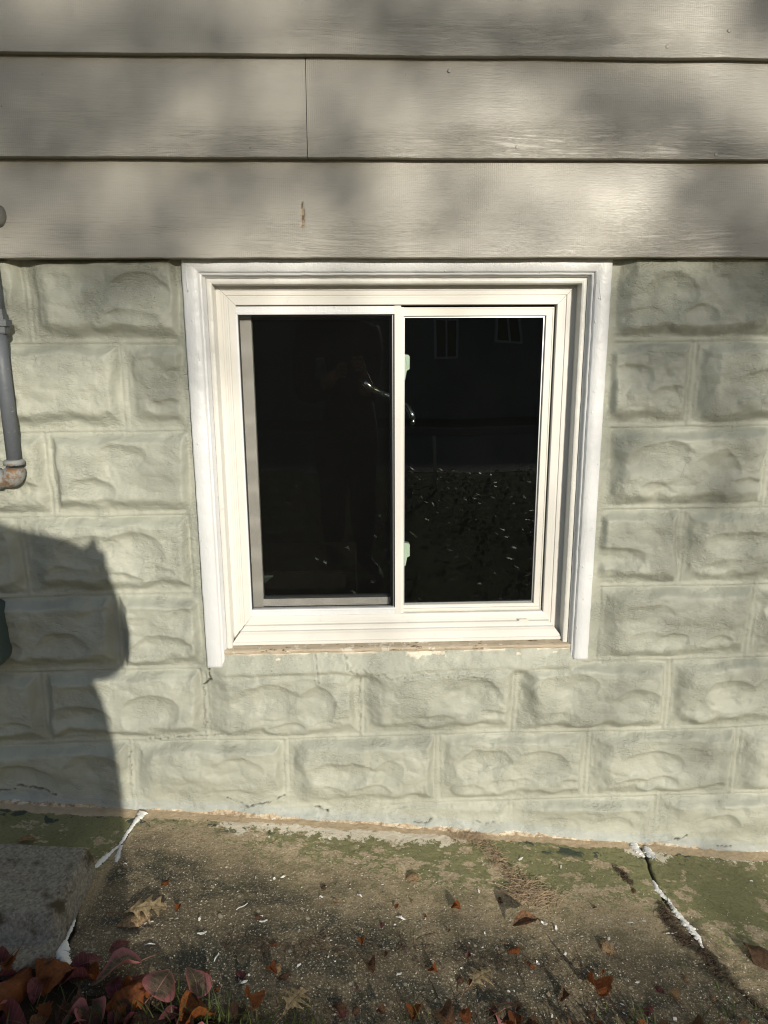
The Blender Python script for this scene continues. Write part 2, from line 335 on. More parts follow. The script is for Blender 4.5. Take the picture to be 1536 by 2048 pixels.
def mat_leaf(name, a, b, vein, edge=None, trans=.25, rough=.55):
    m = Mat(name, rough, .35); st = m.xyz(m.atv('st')); oi = m.n('ObjectInfo').outputs['Random']; g = m.n('TexCoord').outputs['Object']
    c = m.mix(oi, a, b); c = m.mix(m.rmp(m.noise(9, 5, .75, g), .42, .62), c, tuple(x*.42+.012 for x in a)); c = m.mix(m.rmp(m.noise(22, 4, .7, g), .58, .68, 0, .6), c, tuple(min(1, x*1.5+.03) for x in b))
    if edge: c = m.mix(m.rmp(m.ma('ADD', m.ma('ABSOLUTE', st[1]), m.ma('MULTIPLY', m.noise(7, 3, .6, g), .5)), .75, 1.2), c, edge)
    mid = m.rmp(m.ma('ABSOLUTE', st[1]), .05, .02)
    q = m.ma('FRACT', m.ma('SUBTRACT', m.ma('MULTIPLY', st[0], 7.), m.ma('MULTIPLY', m.ma('ABSOLUTE', st[1]), 1.6)))
    side = m.rmp(m.ma('ABSOLUTE', m.ma('SUBTRACT', q, .5)), .07, .02); vv = m.ma('MAXIMUM', mid, m.ma('MULTIPLY', side, .45))
    c = m.mix(vv, c, vein)
    sp = m.rmp(m.vor(130, g), .10, .05); c = m.mix(m.ma('MULTIPLY', sp, m.rmp(m.noise(30, 2, .5, g), .5, .6)), c, (.03, .02, .012)); m.col(c)
    m.bump(m.ma('MULTIPLY', vv, -1), .0006); m.bump(m.noise(40, 4, .7, g), .0025)
    tb = m.n('BsdfTranslucent'); m.put(tb.inputs[0], c); mx = m.n('MixShader'); mx.inputs[0].default_value = trans
    m.t.links.new(m.b.outputs[0], mx.inputs[1]); m.t.links.new(tb.outputs[0], mx.inputs[2]); m.t.links.new(mx.outputs[0], m.t.nodes['Material Output'].inputs[0]); return m.m
def mat_soil():
    m = Mat('soil', .95, .15); c = m.mix(m.noise(60, 5, .7), (.022, .016, .010), (.075, .055, .035)); c = m.mix(m.rmp(m.noise(6, 4), .45, .6), c, (.035, .042, .016))
    c = m.mix(m.rmp(m.noise(300, 3), .62, .7), c, (.16, .11, .06)); m.col(c); m.bump(m.noise(90, 5, .7), .012); return m.m
M_BLOCK, M_SIDE, M_VINYL, M_GLASS, M_SCREEN, M_SLAB, M_STONE, M_SOIL = mat_block(), mat_siding(), mat_vinyl(), mat_glass(), mat_screen(), mat_slab(), mat_stone(), mat_soil()
M_CASING = mat_white('gloss_white_trim_paint', (.67, .68, .695), (.74, .75, .76), .9, .3)
M_STOP = mat_white('ivory_white_trim_paint', (.64, .63, .59), (.69, .68, .64), .9, .5)
M_GREYTRIM = M_CASING
M_SASH = plain('white_sash_vinyl', (.70, .68, .63), .4)
M_SPLINE = plain('black_spline', (.012, .012, .013), .5)
M_SILVER = plain('aluminium_spacer', (.55, .56, .58), .35, metal=.8)
M_DARKFR = plain('dark_track', (.06, .065, .07), .5)

# ================================================================== HOUSE
house = empty('house', (.7, .3, -.26), label='house front with a painted rock-face block foundation, taupe lap siding and a white basement window', cat='house')
S = .2032
XO0, XO1, ZO0, ZO1 = .235, 1.182, .243, 1.195           # hole for the window
CU0, CU1, CUT = .2183, 1.198, 1.207                      # outer edges of the casing
def block_wall():
    xs = np.concatenate([np.linspace(-2.4, -.48, 90), np.arange(-.45, 1.93, .0029), np.linspace(1.96, 3.6, 80)])
    zs = np.arange(-.62, 1.262, .0029)
    X, Z = np.meshgrid(xs, zs, indexing='ij')
    wx = X+fbm(X*9, Z*9, 1)*.010; wz = Z+fbm(X*2.2, Z*2.2, 2, 2)*.010+fbm(X*12, Z*12, 5)*.004
    row = np.floor(wz/S).astype(int); v = wz-row*S
    cust = {3: [-.34, -.128, .245, .61, 1.02, 1.215, 1.622], 4: [-.34, .066, .42, .8, 1.19, 1.413], 5: [-.54, -.136, .26, .62, 1.0, 1.20, 1.60], 2: [-.61, -.21, .20, .61, 1.01, 1.42]}
    U = np.zeros_like(X); W = np.full_like(X, 2*S); ID = np.zeros(X.shape, int)
    for r in range(row.min(), row.max()+1):
        base = [-S if r % 2 == 0 else 0.][0]; J = [base+k*2*S for k in range(-8, 12)]
        if r in cust:
            c = cust[r]; J = [j for j in J if j < c[0]-.3]+c+[c[-1]+2*S*k for k in range(1, 6)]
        J = np.array(J); mk = row == r; x = wx[mk]; i = np.clip(np.searchsorted(J, x)-1, 0, len(J)-2)
        U[mk] = x-J[i]; W[mk] = J[i+1]-J[i]; ID[mk] = i+r*31
    # mould of each block: 1 = double scoop, 2 = left-ramped
    P1 = {(2, 0): 1}
    rr = np.random.default_rng(21); mould = {}
    force = {}
    H = np.zeros_like(X)
    e = np.minimum(np.minimum(U, W-U), np.minimum(v/1.5+.002, S-v))
    for bid in np.unique(ID):
        mk = ID == bid; u, vv, w = U[mk], v[mk], W[mk]; r = bid//31 if bid >= 0 else -((-bid+30)//31)
        xc = float((X[mk]-u).mean()); zc = float((Z[mk]).mean()); rnd = np.random.default_rng(abs(int(bid))*7+5)
        sc = w/(2*S); un = u/np.maximum(sc, .3); n = fbm(u*22+bid*3.7, vv*22+bid*1.3, 7, 3)*.012; uu = un+n+fbm(u*9+bid*2.1, vv*13, 12, 2)*.034; v2 = vv+fbm(u*10+bid, vv*16, 9, 4)*.026
        kind = 2
        for (kx, kz) in ((-.10, .90), (.03, .62), (-.1, .2), (.10, .40), (.10, .10), (-.3, .31), (1.31, .50), (-.25, .62)):
            if abs(xc+float(w.mean())/2-kx) < .13 and abs(zc-kz) < .10: kind = 1
        if 1.1 < xc < 1.2 and .35 < zc < .6: kind = 1
        if float(w.mean()) < .25: kind = 3 if rnd.random() < .6 else 1
        ed = e[mk]
        amp = rnd.uniform(.019, .026)
        h = sst(.007, .026+.010*vn(u*30, vv*30, 3), ed+n*.5+fbm(u*12+bid*.9, vv*6+bid, 2, 3)*.022*sst(.0, .012, ed))*amp
        h += fbm(u*7+bid*.7, vv*9+bid*1.9, 11, 3)*.020*sst(.008, .04, ed)
        if kind == 1:
            B = [(.262, .072, .085, .052, .0105), (.105, .060, .082, .045, .0090), (.165, .142, .055, .030, .0050), (.34, .15, .05, .04, .004), (.06, .13, .05, .035, .003)]
            h += .004*sst(.03, .0, np.abs(vv-.045))
        elif kind == 2:
            h *= sst(.010, .056+.022*vn(vv*22, u*0+bid, 4), un+n+.012*fbm(vv*30, u*30, 3))*.92+.08
            B = [(.150, .112, .078, .042, .0085), (.285, .100, .072, .050, .0075), (.225, .045, .055, .024, .0055), (.33, .045, .045, .020, .004), (.105, .050, .050, .026, .0045)]
        else:
            B = [(.15, .11, .10, .05, .006), (.28, .06, .08, .04, .006)]; h += fbm(u*40, vv*40, 13, 3)*.006*sst(.01, .03, ed)
        for (bx, bz, rx, rz, dep) in B:
            if rnd.random() < .22: continue
            bx += rnd.uniform(-.032, .032); bz += rnd.uniform(-.014, .014); rx *= rnd.uniform(.7, 1.2); rz *= rnd.uniform(.75, 1.15)
            d = ((uu-bx)/rx)**2+((v2-bz)/rz)**2
            bowl = np.clip(1-d, 0, 1)**.75*dep*rnd.uniform(1.5, 2.1)*(.55+.45*np.clip((v2-bz)/rz+.5, 0, 1.2)); h = h-bowl*sst(.01, .03, ed)
        k = rnd.normal(0, .06, 2); h = h*np.clip(1+k[0], .8, 1.2)+(u/.4-.5)*k[1]*.02*sst(.01, .03, ed)
        H[mk] = h
    # angular chips: planes cutting across each face
    fa = np.zeros_like(X); qx = X+fbm(X*25, Z*25, 21)*.02; qz = Z+fbm(X*25, Z*25, 22)*.02
    for k in range(3):
        cx_, cz_ = np.floor(qx/.083+k*.37), np.floor(qz/.061+k*.53); ii = (cx_*57+cz_*131+k*17).astype(int); gx_ = _P[5][ii & 255, (ii >> 3) & 255]-.5; gz_ = _P[6][ii & 255, (ii >> 2) & 255]-.5
        lx, lz = qx/.083+k*.37-cx_-.5, qz/.061+k*.53-cz_-.5; wq = np.clip(1-2*np.abs(lx), 0, 1)**.6*np.clip(1-2*np.abs(lz), 0, 1)**.6; fa = np.maximum(fa, wq*(gx_*lx*2+gz_*lz*2+.12))
    H += fa*.016*sst(.012, .035, e)
    # painted mortar: shallow channel with a raised tooled bead
    hz = np.minimum(v, S-v); hx = np.minimum(U, W-U)
    wob = fbm(X*14, Z*14, 14)*.5+.9
    H -= .0018*sst(.018, .003, e); H += .0024*wob*np.exp(-((hz-.001)/.0028)**2)+.0026*wob*np.exp(-((hx-.0015)/.0026)**2)
    H -= .0040*np.exp(-((S-v-.0062)/.0013)**2)*sst(-.12, .15, fbm(X*5, Z*5, 2)+.06)+.0030*np.exp(-((U-.0062)/.0013)**2)*sst(-.1, .15, fbm(X*7, Z*7, 9)); H += .0014*np.exp(-((e-.013)/.002)**2)*sst(.0, .2, fbm(X*30, Z*30, 15)+.1)
    # smooth mortar fillet next to the casing and the sloping bed under the sill
    cd = np.maximum(np.maximum(CU0-X, X-CU1), .21-Z); cdn = cd+fbm(X*16, Z*16, 16)*.012
    k = sst(.030, .012, cdn); H = H*(1-k)+k*(.004+.0*X)
    H += .004*sst(.014, .0, np.abs(np.maximum(CU0-X, X-CU1)))*(Z > .2)*(vn(X*50, Z*40, 3))
    sl_ = (X > CU0+.03) & (X < CU1-.03); bed = sst(.165, .195, Z+fbm(X*8, Z*8, 17)*.02)
    target = .004+.020*np.clip((.245-Z)/.06, 0, 1)+fbm(X*18, Z*26, 18)*.004
    kk = bed*sst(0, .05, X-CU0)*sst(0, .05, CU1-X); H = H*(1-kk)+kk*target
    # cove where the render meets the slab
    g = slab_z(X, -.035*np.ones_like(X)); gh = Z-g-fbm(X*4, X*0+3, 19, 4)*.022-.004
    kb = sst(.115, .03, gh+fbm(X*7, Z*7, 20)*.05); H = H*(1-.75*kb)
    H += .034*np.exp(-np.clip(gh+.02, 0, 1)/.022)+.006*fbm(X*12, Z*30, 2)*kb
    H += (fbm(X*60, Z*60, 3)*.0022+fbm(X*95, Z*120, 7, 3)*.0020*sst(.02, .12, fbm(X*9, Z*9, 13))+fbm(X*160, Z*160, 4, 3)*.0009*sst(-.05, .12, fbm(X*7, Z*7, 8)))
    H += fbm(X*34, Z*40, 6, 3)*.0030*sst(.02, .14, fbm(X*6, Z*6, 10))
    # cracks
    CR = [(jag([(.001, -.027), (-.008, -.146)], .004, 10, 1), .0008), (jag([(.203, .158), (.199, .011)], .005, 12, 2), .0006), (jag([(.569, .236), (.575, .194), (.607, .18), (.605, .015)], .004, 8, 3), .0005),
          (jag([(-.36, -.130), (-.304, -.127)], .002, 5, 4), .0015), (jag([(-.300, -.118), (-.26, -.122), (-.202, -.146)], .003, 5, 5), .0014),
          (jag([(.246, -.172), (.305, -.202), (.35, -.190), (.398, -.173)], .003, 5, 6), .0014), (jag([(.48, -.209), (.514, -.218)], .002, 3, 7), .0032),
          (jag([(.41, .012), (.199, .011), (.05, .004)], .003, 12, 8), .0008), (jag([(.75, -.255), (.78, -.262), (.80, -.25)], .002, 4, 9), .0014),
          (jag([(1.476, -.336), (1.511, -.329)], .003, 4, 10), .0022), (jag([(1.60, -.361), (1.64, -.364)], .002, 3, 11), .0026), (jag([(.92, -.262), (.95, -.27), (.99, -.268)], .003, 4, 16), .0009),
          (jag([(.605, .195), (.70, .17), (.84, .175), (.95, .16)], .006, 8, 12), .0004), (jag([(.215, .208), (.225, .17), (.203, .158)], .003, 5, 13), .0018), (jag([(.49, .24), (.50, .16)], .003, 6, 14), .0006)]
    crack = np.zeros_like(X)
    for pts, wd in CR:
        xmn = min(p[0] for p in pts)-.02; xmx = max(p[0] for p in pts)+.02; i0, i1 = np.searchsorted(xs, [xmn, xmx])
        D = segdist(X[i0:i1], Z[i0:i1], pts)+(vn(X[i0:i1]*150, Z[i0:i1]*150, 5)-.42)*.0045+(vn(X[i0:i1]*420, Z[i0:i1]*420, 6)-.5)*.0016; kq = sst(wd+.0016, wd*.3, D); crack[i0:i1] = np.maximum(crack[i0:i1], kq*min(1, wd/.0018)); H[i0:i1] -= .004*kq-.0015*sst(.012, .003, D)
    chip = sst(.0, .04, fbm(X*40, Z*40, 21)*.7+.25-np.hypot((X-.779)/.045, (Z-.231)/.012)*.28-.0)*(np.hypot((X-.779)/.045, (Z-.231)/.014) < 1.25)
    chip = np.maximum(chip, sst(.236, .2395, Z+fbm(X*30, Z*30, 22)*.010)*(X > .24)*(X < 1.18)*(Z < .26)*(vn(X*22, X*0, 3) > .38))
    for (a, b, r) in ((1.02, .228, .012), (1.115, .229, .010), (.40, .226, .010)):
        chip = np.maximum(chip, sst(.45, .55, 1-np.hypot((X-a)/r, (Z-b)/(r*.5))+fbm(X*90, Z*90, 5)))
    H -= chip*.0015
    V = np.stack([X, -H, Z], -1).reshape(-1, 3); F = ribbon_grid(len(xs), len(zs))
    cxy = V[F].mean(1); keep = ~((cxy[:, 0] > XO0) & (cxy[:, 0] < XO1) & (cxy[:, 2] > ZO0) & (cxy[:, 2] < ZO1))
    obj('foundation_wall', V, F[keep][:, ::-1][:, ::-1], M_BLOCK, house, True, {'gh': ('FLOAT', gh), 'crack': ('FLOAT', crack), 'chip': ('FLOAT', chip)}, label='rock-face concrete block foundation wall in sage green paint')
block_wall()

# ---- siding: three visible courses and more above, as one cladding
def siding():
    bots = [1.1965, 1.4005, 1.5985]+[1.5985+.204*k for k in range(1, 7)]; V = []; F = []; A = []; Lo = []; Ch = []; off = 0
    for bi, zb in enumerate(bots):
        splits = {0: [-2.4, 2.05, 3.6], 1: [-2.4, .5098, 3.6], 2: [-2.4, 2.4, 3.6]}.get(bi, [-2.4, .4+bi % 3*.6, 3.6])
        top = bots[bi+1]+.012 if bi+1 < len(bots) else zb+.21
        for si in range(len(splits)-1):
            x0, x1 = splits[si]+(.0007 if si else 0), splits[si+1]-(.0007 if si < len(splits)-2 else 0)
            xs = np.unique(np.concatenate([np.linspace(x0, x1, 160), np.clip(np.linspace(.46, .54, 30), x0, x1)]))
            hs = np.array([-.0, .0012, .0025, .006, .02, .05, .08, .1, .13, .16, .19, top-zb]) if bi else np.concatenate([[0, .0012, .0025, .006], np.linspace(.012, .2, 50), [top-zb]])
            # profile: back bottom, butt corner, face up to the top
            n = len(hs)+2; X = np.repeat(xs[:, None], n, 1); Hh = np.concatenate([[0., 0.], hs])[None, :].repeat(len(xs), 0)
            yb = -.051 if bi == 0 else -.0495; thick = .024 if bi == 0 else .0195
            slope = (thick-.001)/(top-zb)
            Y = yb+slope*Hh; Y[:, 0] = yb+thick+(.03 if bi == 0 else .012); Y[:, 1] = yb+.0016; Y[:, 2] = yb+.0004
            edge = (fbm(X[:, :1]*7+bi*3, X[:, :1]*0+bi, 3, 5)*.0035)+(fbm(X[:, :1]*60, X[:, :1]*0+bi, 4, 3)*.0014 if bi == 0 else fbm(X[:, :1]*40, X[:, :1]*0+bi, 4, 3)*.0006)
            Zz = zb+Hh+edge*np.clip(1-Hh/.05, 0, 1); Y = Y+fbm(X*2.2, Zz*3+bi, 5, 2)*.0030*(np.arange(n)[None, :] > 0)
            chip = np.zeros_like(X)
            if bi == 0:
                q = np.hypot((X-.4945)/.0046, (Zz-1.283)/.033); chip = sst(1.05, .75, q+fbm(X*160, Zz*40, 6)*1.0); Y = Y+chip*.0009
            V.append(np.stack([X, Y, Zz], -1).reshape(-1, 3)); F.append(ribbon_grid(len(xs), n)+off); off += X.size
            A.append(np.full(X.size, bi*1.37+si*.5)); Lo.append(sst(.13, .01, Hh).ravel()); Ch.append(chip.ravel())
    obj('lap_siding', np.concatenate(V), np.concatenate(F), M_SIDE, house, True, {'board': ('FLOAT', np.concatenate(A)), 'low': ('FLOAT', np.concatenate(Lo)), 'chip': ('FLOAT', np.concatenate(Ch))}, label='taupe painted wooden lap siding in wide boards')
    m = MB(); m.box(-2.4, 3.6, .012, .03, 1.19, 3.2); m.box(-2.4, 3.6, -.024, .0118, 1.212, 1.30); m.build('sheathing', plain('sheathing', (.05, .045, .04)), house)
siding()
def nails():
    for px, py in ((170, 497), (575, 290), (663, 291), (1034, 294), (882, 496), (1220, 495), (1477, 490), (900, 137), (557, 498), (1432, 309), (560, 85), (1335, 93), (1460, 60)):
        X, Z = wp(px, py, -.048); m = MB(); n = 14; B = [1.1965, 1.4005, 1.5985, 9.]; i = max(k for k in range(3) if B[k] < Z+.01); Y = -.0489+(Z-B[i])*(.0215 if i == 0 else .0155)/.21
        m.tube([(X, Y+.006, Z), (X, Y-.0004, Z), (X, Y-.0011, Z), (X, Y-.0012, Z)], [.0042, .0042, .0034, .0012], n)
        o = m.build('nail_head', M_SIDE, house, True)
nails()

# ---- window
FX0, FX1, FZ1, FZ0 = .2805, 1.1365, 1.1465, .254
def window():
    YF = .041
    m = MB()                                               # main vinyl frame: left, top, right mitred; the sill member below
    prof = [(-.01, YF+.02), (0, YF+.001), (.001, YF), (.0115, YF), (.0125, YF+.0022), (.0165, YF+.0022), (.0175, YF+.0006), (.022, YF+.0006), (.0228, YF+.0036), (.0262, YF+.0036), (.0275, YF+.0014), (.0425, YF+.0014), (.0435, YF+.003), (.0435, YF+.032)]
    m.strip([(FX0, FZ0+.003), (FX0, FZ1), (FX1, FZ1), (FX1, FZ0+.003)], [(u*1.04, y) for u, y in prof], gap=.0003)
    x0, x1 = FX0, FX1
    sp = [(.018, .254), (.0165, .2552), (.0165, .262), (.0195, .2635), (.0215, .281), (.0205, .2865), (.022, .2885), (.029, .2895), (.0295, .3015), (.036, .3025), (.0385, .3045), (.0385, .3055), (.036, .3070), (.036, .3095), (.0400, .3165), (.0415, .3235), (.0445, .3245), (.072, .3250)]
    b = len(m.v); K = 2
    for k in range(K):
        for (y, z) in sp:
            # ends cut so that they meet the jamb members on a mitre
            t = max(0, min(1, (z-.262)/.062)); xe = .0475*t; m.v.append((x0+xe+.0003 if k == 0 else x1-xe-.0003, y, z))
    for q in range(len(sp)-1): m.f.append([b+q, b+q+1, b+len(sp)+q+1, b+len(sp)+q])
    L_ = len(sp); m.f.append([b+q for q in range(L_)]); m.f.append([b+L_+q for q in range(L_-1, -1, -1)])
    m.box(x0, x1, .0185, .09, .2535, .2540)
    m.box(.7008, .7165, .0425, .075, .322, 1.0995)           # fixed meeting bar
    fr = m.build('window', M_VINYL, house, label='sliding basement window with ivory vinyl frame, insect screen on the left half')
    # weep slots
    for px, py in ((541, 1257), (1047, 1240)):
        X, Z = wp(px, py, .029); w = MB(); w.box(X-.0115, X+.0115, .0275, .030, Z-.0022, Z+.0024); w.box(X-.0128, X-.0118, .0284, .030, Z-.003, Z+.003); w.box(X+.0118, X+.0128, .0284, .030, Z-.003, Z+.003); w.build('weep_slot', M_SASH, fr)
    # casing, stop
    c = MB(); cp = [(0, .02), (-.0005, -.013), (.001, -.0185), (.004, -.0205), (.020, -.0213), (.035, -.0202), (.0375, -.0175), (.0385, -.0125), (.0405, -.0115), (.0425, -.0115), (.0438, -.008), (.0443, -.002), (.0475, .001), (.0485, .012), (.0485, .02)]
    c.strip([(CU0, .2105), (CU0, CUT), (CU1, CUT), (CU1, .2125)], cp, cap=True)
    c.build('casing', M_CASING, fr, True, wob=.0011)
    c = MB(); cp = [(.0486, .022), (.0488, .0075), (.0498, .0062), (.0545, .0058), (.0602, .0063), (.0614, .0078), (.0622, .0400), (.0640, .0465)]
    c.strip([(CU0, .240), (CU0, CUT), (CU1, CUT), (CU1, .240)], cp, cap=True); c.build('stop_moulding', M_STOP, fr, True, wob=.0007)
    # drips of old paint on the casing
    for px, y0, y1, r in ((372, 530, 583, .0024), (373, 600, 616, .0012), (397, 700, 722, .0014), (1199, 560, 600, .0016), (1190, 640, 646, .0018), (405, 866, 880, .0012)):
        d = MB(); a = wp(px, y0, -.0208); b_ = wp(px+(y1-y0)*.06, y1, -.0208); n = 9
        d.tube([(a[0]+(b_[0]-a[0])*t+.0006*math.sin(t*9), -.0208, a[1]+(b_[1]-a[1])*t) for t in np.linspace(0, 1, n)], [r*(.4+.6*t if t < .85 else .75) for t in np.linspace(0, 1, n)], 8)
        d.build('paint_drip', M_CASING, fr, True)
    # raw wooden sill strip
    xs = np.linspace(CU0+.035, CU1-.03, 300); pr = [(.03, .2545), (-.002, .2520), (-.0075, .2500), (-.009, .2455), (-.0065, .2400), (-.001, .236)]
    V = []
    for x in xs:
        for i, (y, z) in enumerate(pr): V.append((x, y+float(fbm(np.array(x*40), np.array(i*.7), 3))*.006, z+float(fbm(np.array(x*25), np.array(i*.3), 5))*.005))
    m2 = Mat('raw_sill_wood', .85, .2); q = m2.noise(40, 5, .7, m2.map(m2.pos(), (.25, 1, 3))); cc = m2.mix(q, (.36, .29, .20), (.60, .52, .41)); cc = m2.mix(m2.rmp(m2.noise(60, 5, .7, m2.map(m2.pos(), (.5, 1, 2))), .58, .66), cc, (.16, .11, .07))
    cc = m2.mix(m2.rmp(m2.noise(26, 5, .7), .56, .60), cc, (.66, .60, .50)); m2.col(cc); m2.bump(q, .003)
    obj('sill', V, ribbon_grid(len(xs), len(pr)), m2.m, fr, False, label='bare weathered wooden sill strip with flaking paint')
    # right sash
    s = MB(); sx0, sx1, sz0, sz1 = .7170, 1.0880, .3225, 1.0958
    prs = [(0, .075), (0, .0545), (.0006, .054), (.0032, .054), (.0036, .056), (.0046, .056), (.005, .0525), (.0195, .0528), (.0202, .0545), (.0202, .066)]
    s.strip([(sx0-.0135, sz0), (sx0-.0135, sz1), (sx1, sz1), (sx1, sz0)], prs, closed=True, gap=.0002)
    s.box(.7166, .7228, .0455, .066, .3225, 1.0958); s.box(.7166, 1.087, .046, .0521, .3228, .3236); s.box(.7229, 1.087, .0465, .0522, .3345, .3352)
    sash = s.build('sash', M_SASH, fr, label='right hand sash of the window')
    t = MB(); t.strip([(.7232, .3440), (.7232, 1.0748), (1.0662, 1.0748), (1.0662, .3440)], [(0, .060), (.0006, .0588), (.0028, .0588), (.0030, .061)], closed=True); t.build('glazing_bead', M_SILVER, fr)
    def pane(x0, x1, z0, z1, y):
        n = MB(); n.box(x0, x1, y, y+.003, z0, z1); return n.build('pane', M_GLASS, fr)
    pane(.7234, 1.0660, .3442, 1.0746, .0605); 
    # sliding sash behind the screen
    k = MB(); k.bbox(.312, .3545, .080, .105, .325, 1.09, .0015); k.box(.3546, .695, .0815, .105, .3360, .3560); k.box(.3546, .695, .0795, .0815, .3370, .3400)
    k.build('inner_sash', M_SASH, fr, label='left sliding sash seen through the insect screen')
    k = MB(); k.box(.356, .698, .088, .104, 1.070, 1.09); k.box(.6905, .7015, .076, .104, .326, 1.09); k.box(.356, .69, .083, .0985, .3562, .3612); k.box(.3300, .70, .06, .1, .3205, .3330); k.build('sash_track', M_DARKFR, fr)
    pane(.3546, .6905, .3562, 1.0700, .0905)
    # screen
    n = MB(); n.box(.3312, .6988, .0500, .0503, .3335, 1.0835); n.build('insect_screen', M_SCREEN, fr, label='fine dark insect screen over the left half')
    n = MB(); n.strip([(.3296, .3318), (.3296, 1.0853), (.7004, 1.0853), (.7004, .3318)], [(0, .052), (.0001, .0462), (.0019, .0462), (.0021, .0500), (.0021, .056)], closed=True)
    n.box(.336, .6935, .0508, .0528, 1.0762, 1.0772); n.box(.6926, .6936, .0508, .0528, .336, 1.076)
    n.build('screen_spline', M_SPLINE, fr)
    n = MB(); n.box(.333, .698, .0484, .0499, 1.0806, 1.0818); n.box(.6960, .6972, .0484, .0499, .3365, 1.0805); n.box(.345, .698, .0484, .0499, .3355, .3364); n.build('screen_bead', M_SILVER, fr)
    # the screen's flat white rim
    n = MB(); n.strip([(.7014, .3225), (.3105, .3225), (.3105, 1.0985), (.7014, 1.0985)], [(0, .05), (.0002, .0432), (.0125, .0432), (.0140, .0420), (.0185, .0424), (.019, .048), (.019, .060)], gap=.0002)
    n.build('screen_frame', M_CASING, fr)
    # latches
    ml = plain('pale_green_plastic', (.66, .72, .65), .45)
    for px, py in ((806, 708), (807, 1083)):
        x, z = wp(px, py, .078); l = MB(); b = 0
        pts = [(-.004, 0), (.012, -.002), (.0155, -.006), (.0155, -.036), (.0085, -.040), (.0045, -.062), (-.004, -.066)]
        l.v = [(x+a, yy, z+c_) for yy in (.066, .082) for a, c_ in pts]; k_ = len(pts)
        l.f = [list(range(k_)), list(range(2*k_-1, k_-1, -1))]+[[i, (i+1) % k_, k_+(i+1) % k_, k_+i] for i in range(k_)]
        l.tube([(x+.003, .0655, z-.004), (x+.008, .0655, z-.018), (x+.010, .0655, z-.034)], .0006, 5)
        l.build('latch', ml, fr, label='upper sash latch' if py < 900 else 'lower sash latch')
    return fr
window()
# ---- dark basement room behind the window
def room():
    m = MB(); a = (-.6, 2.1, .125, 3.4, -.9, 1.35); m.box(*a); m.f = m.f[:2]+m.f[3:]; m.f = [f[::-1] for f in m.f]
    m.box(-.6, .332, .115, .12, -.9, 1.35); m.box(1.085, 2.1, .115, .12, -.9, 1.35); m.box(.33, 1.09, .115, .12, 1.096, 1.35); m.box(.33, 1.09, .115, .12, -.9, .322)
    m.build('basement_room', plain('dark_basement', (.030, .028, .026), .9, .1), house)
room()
def tub():
    m = MB(); x, z = wp(545, 1150, .42); z -= .05
    for k in range(9):
        pass
    pts = []; rr = []
    for t, r in ((0, .035), (.01, .040), (.04, .047), (.075, .052), (.08, .056), (.086, .056), (.088, .050), (.05, .046), (.02, .040), (.015, .001)): pts.append((x-.02, .45, z-.03+t)); rr.append(r)
    m.tube(pts, rr, 24, True); tag(m.build('tub', plain('pale_plastic', (.10, .12, .11), .5), None, True), 'pale plastic tub dimly seen behind the lower left of the insect screen', 'tub')
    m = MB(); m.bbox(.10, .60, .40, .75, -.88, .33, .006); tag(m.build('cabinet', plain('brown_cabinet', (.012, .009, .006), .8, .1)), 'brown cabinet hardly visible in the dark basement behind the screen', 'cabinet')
    # clear curved tube catching the sun
    ch = plain('polished_chrome', (.85, .87, .90), .16, metal=1.)
    a = [wp(x_, y_, .17) for x_, y_ in ((726, 762), (742, 776), (760, 786), (780, 794), (800, 803), (814, 813), (822, 826), (826, 838))]
    m = MB(); n = len(a); m.tube([(p[0], .17+.02*math.sin(i*.7), p[1]) for i, p in enumerate(a)], [.011, .0125, .013, .0125, .0115, .0105, .010, .011], 14)
    m.tube([(a[-1][0], .183, a[-1][1]), (a[-1][0]+.002, .19, a[-1][1]-.02)], .008, 10)
    ft = m.build('faucet', ch, None, True); tag(ft, 'curved shiny metal faucet spout behind the glass at the meeting bar', 'faucet')
tub()

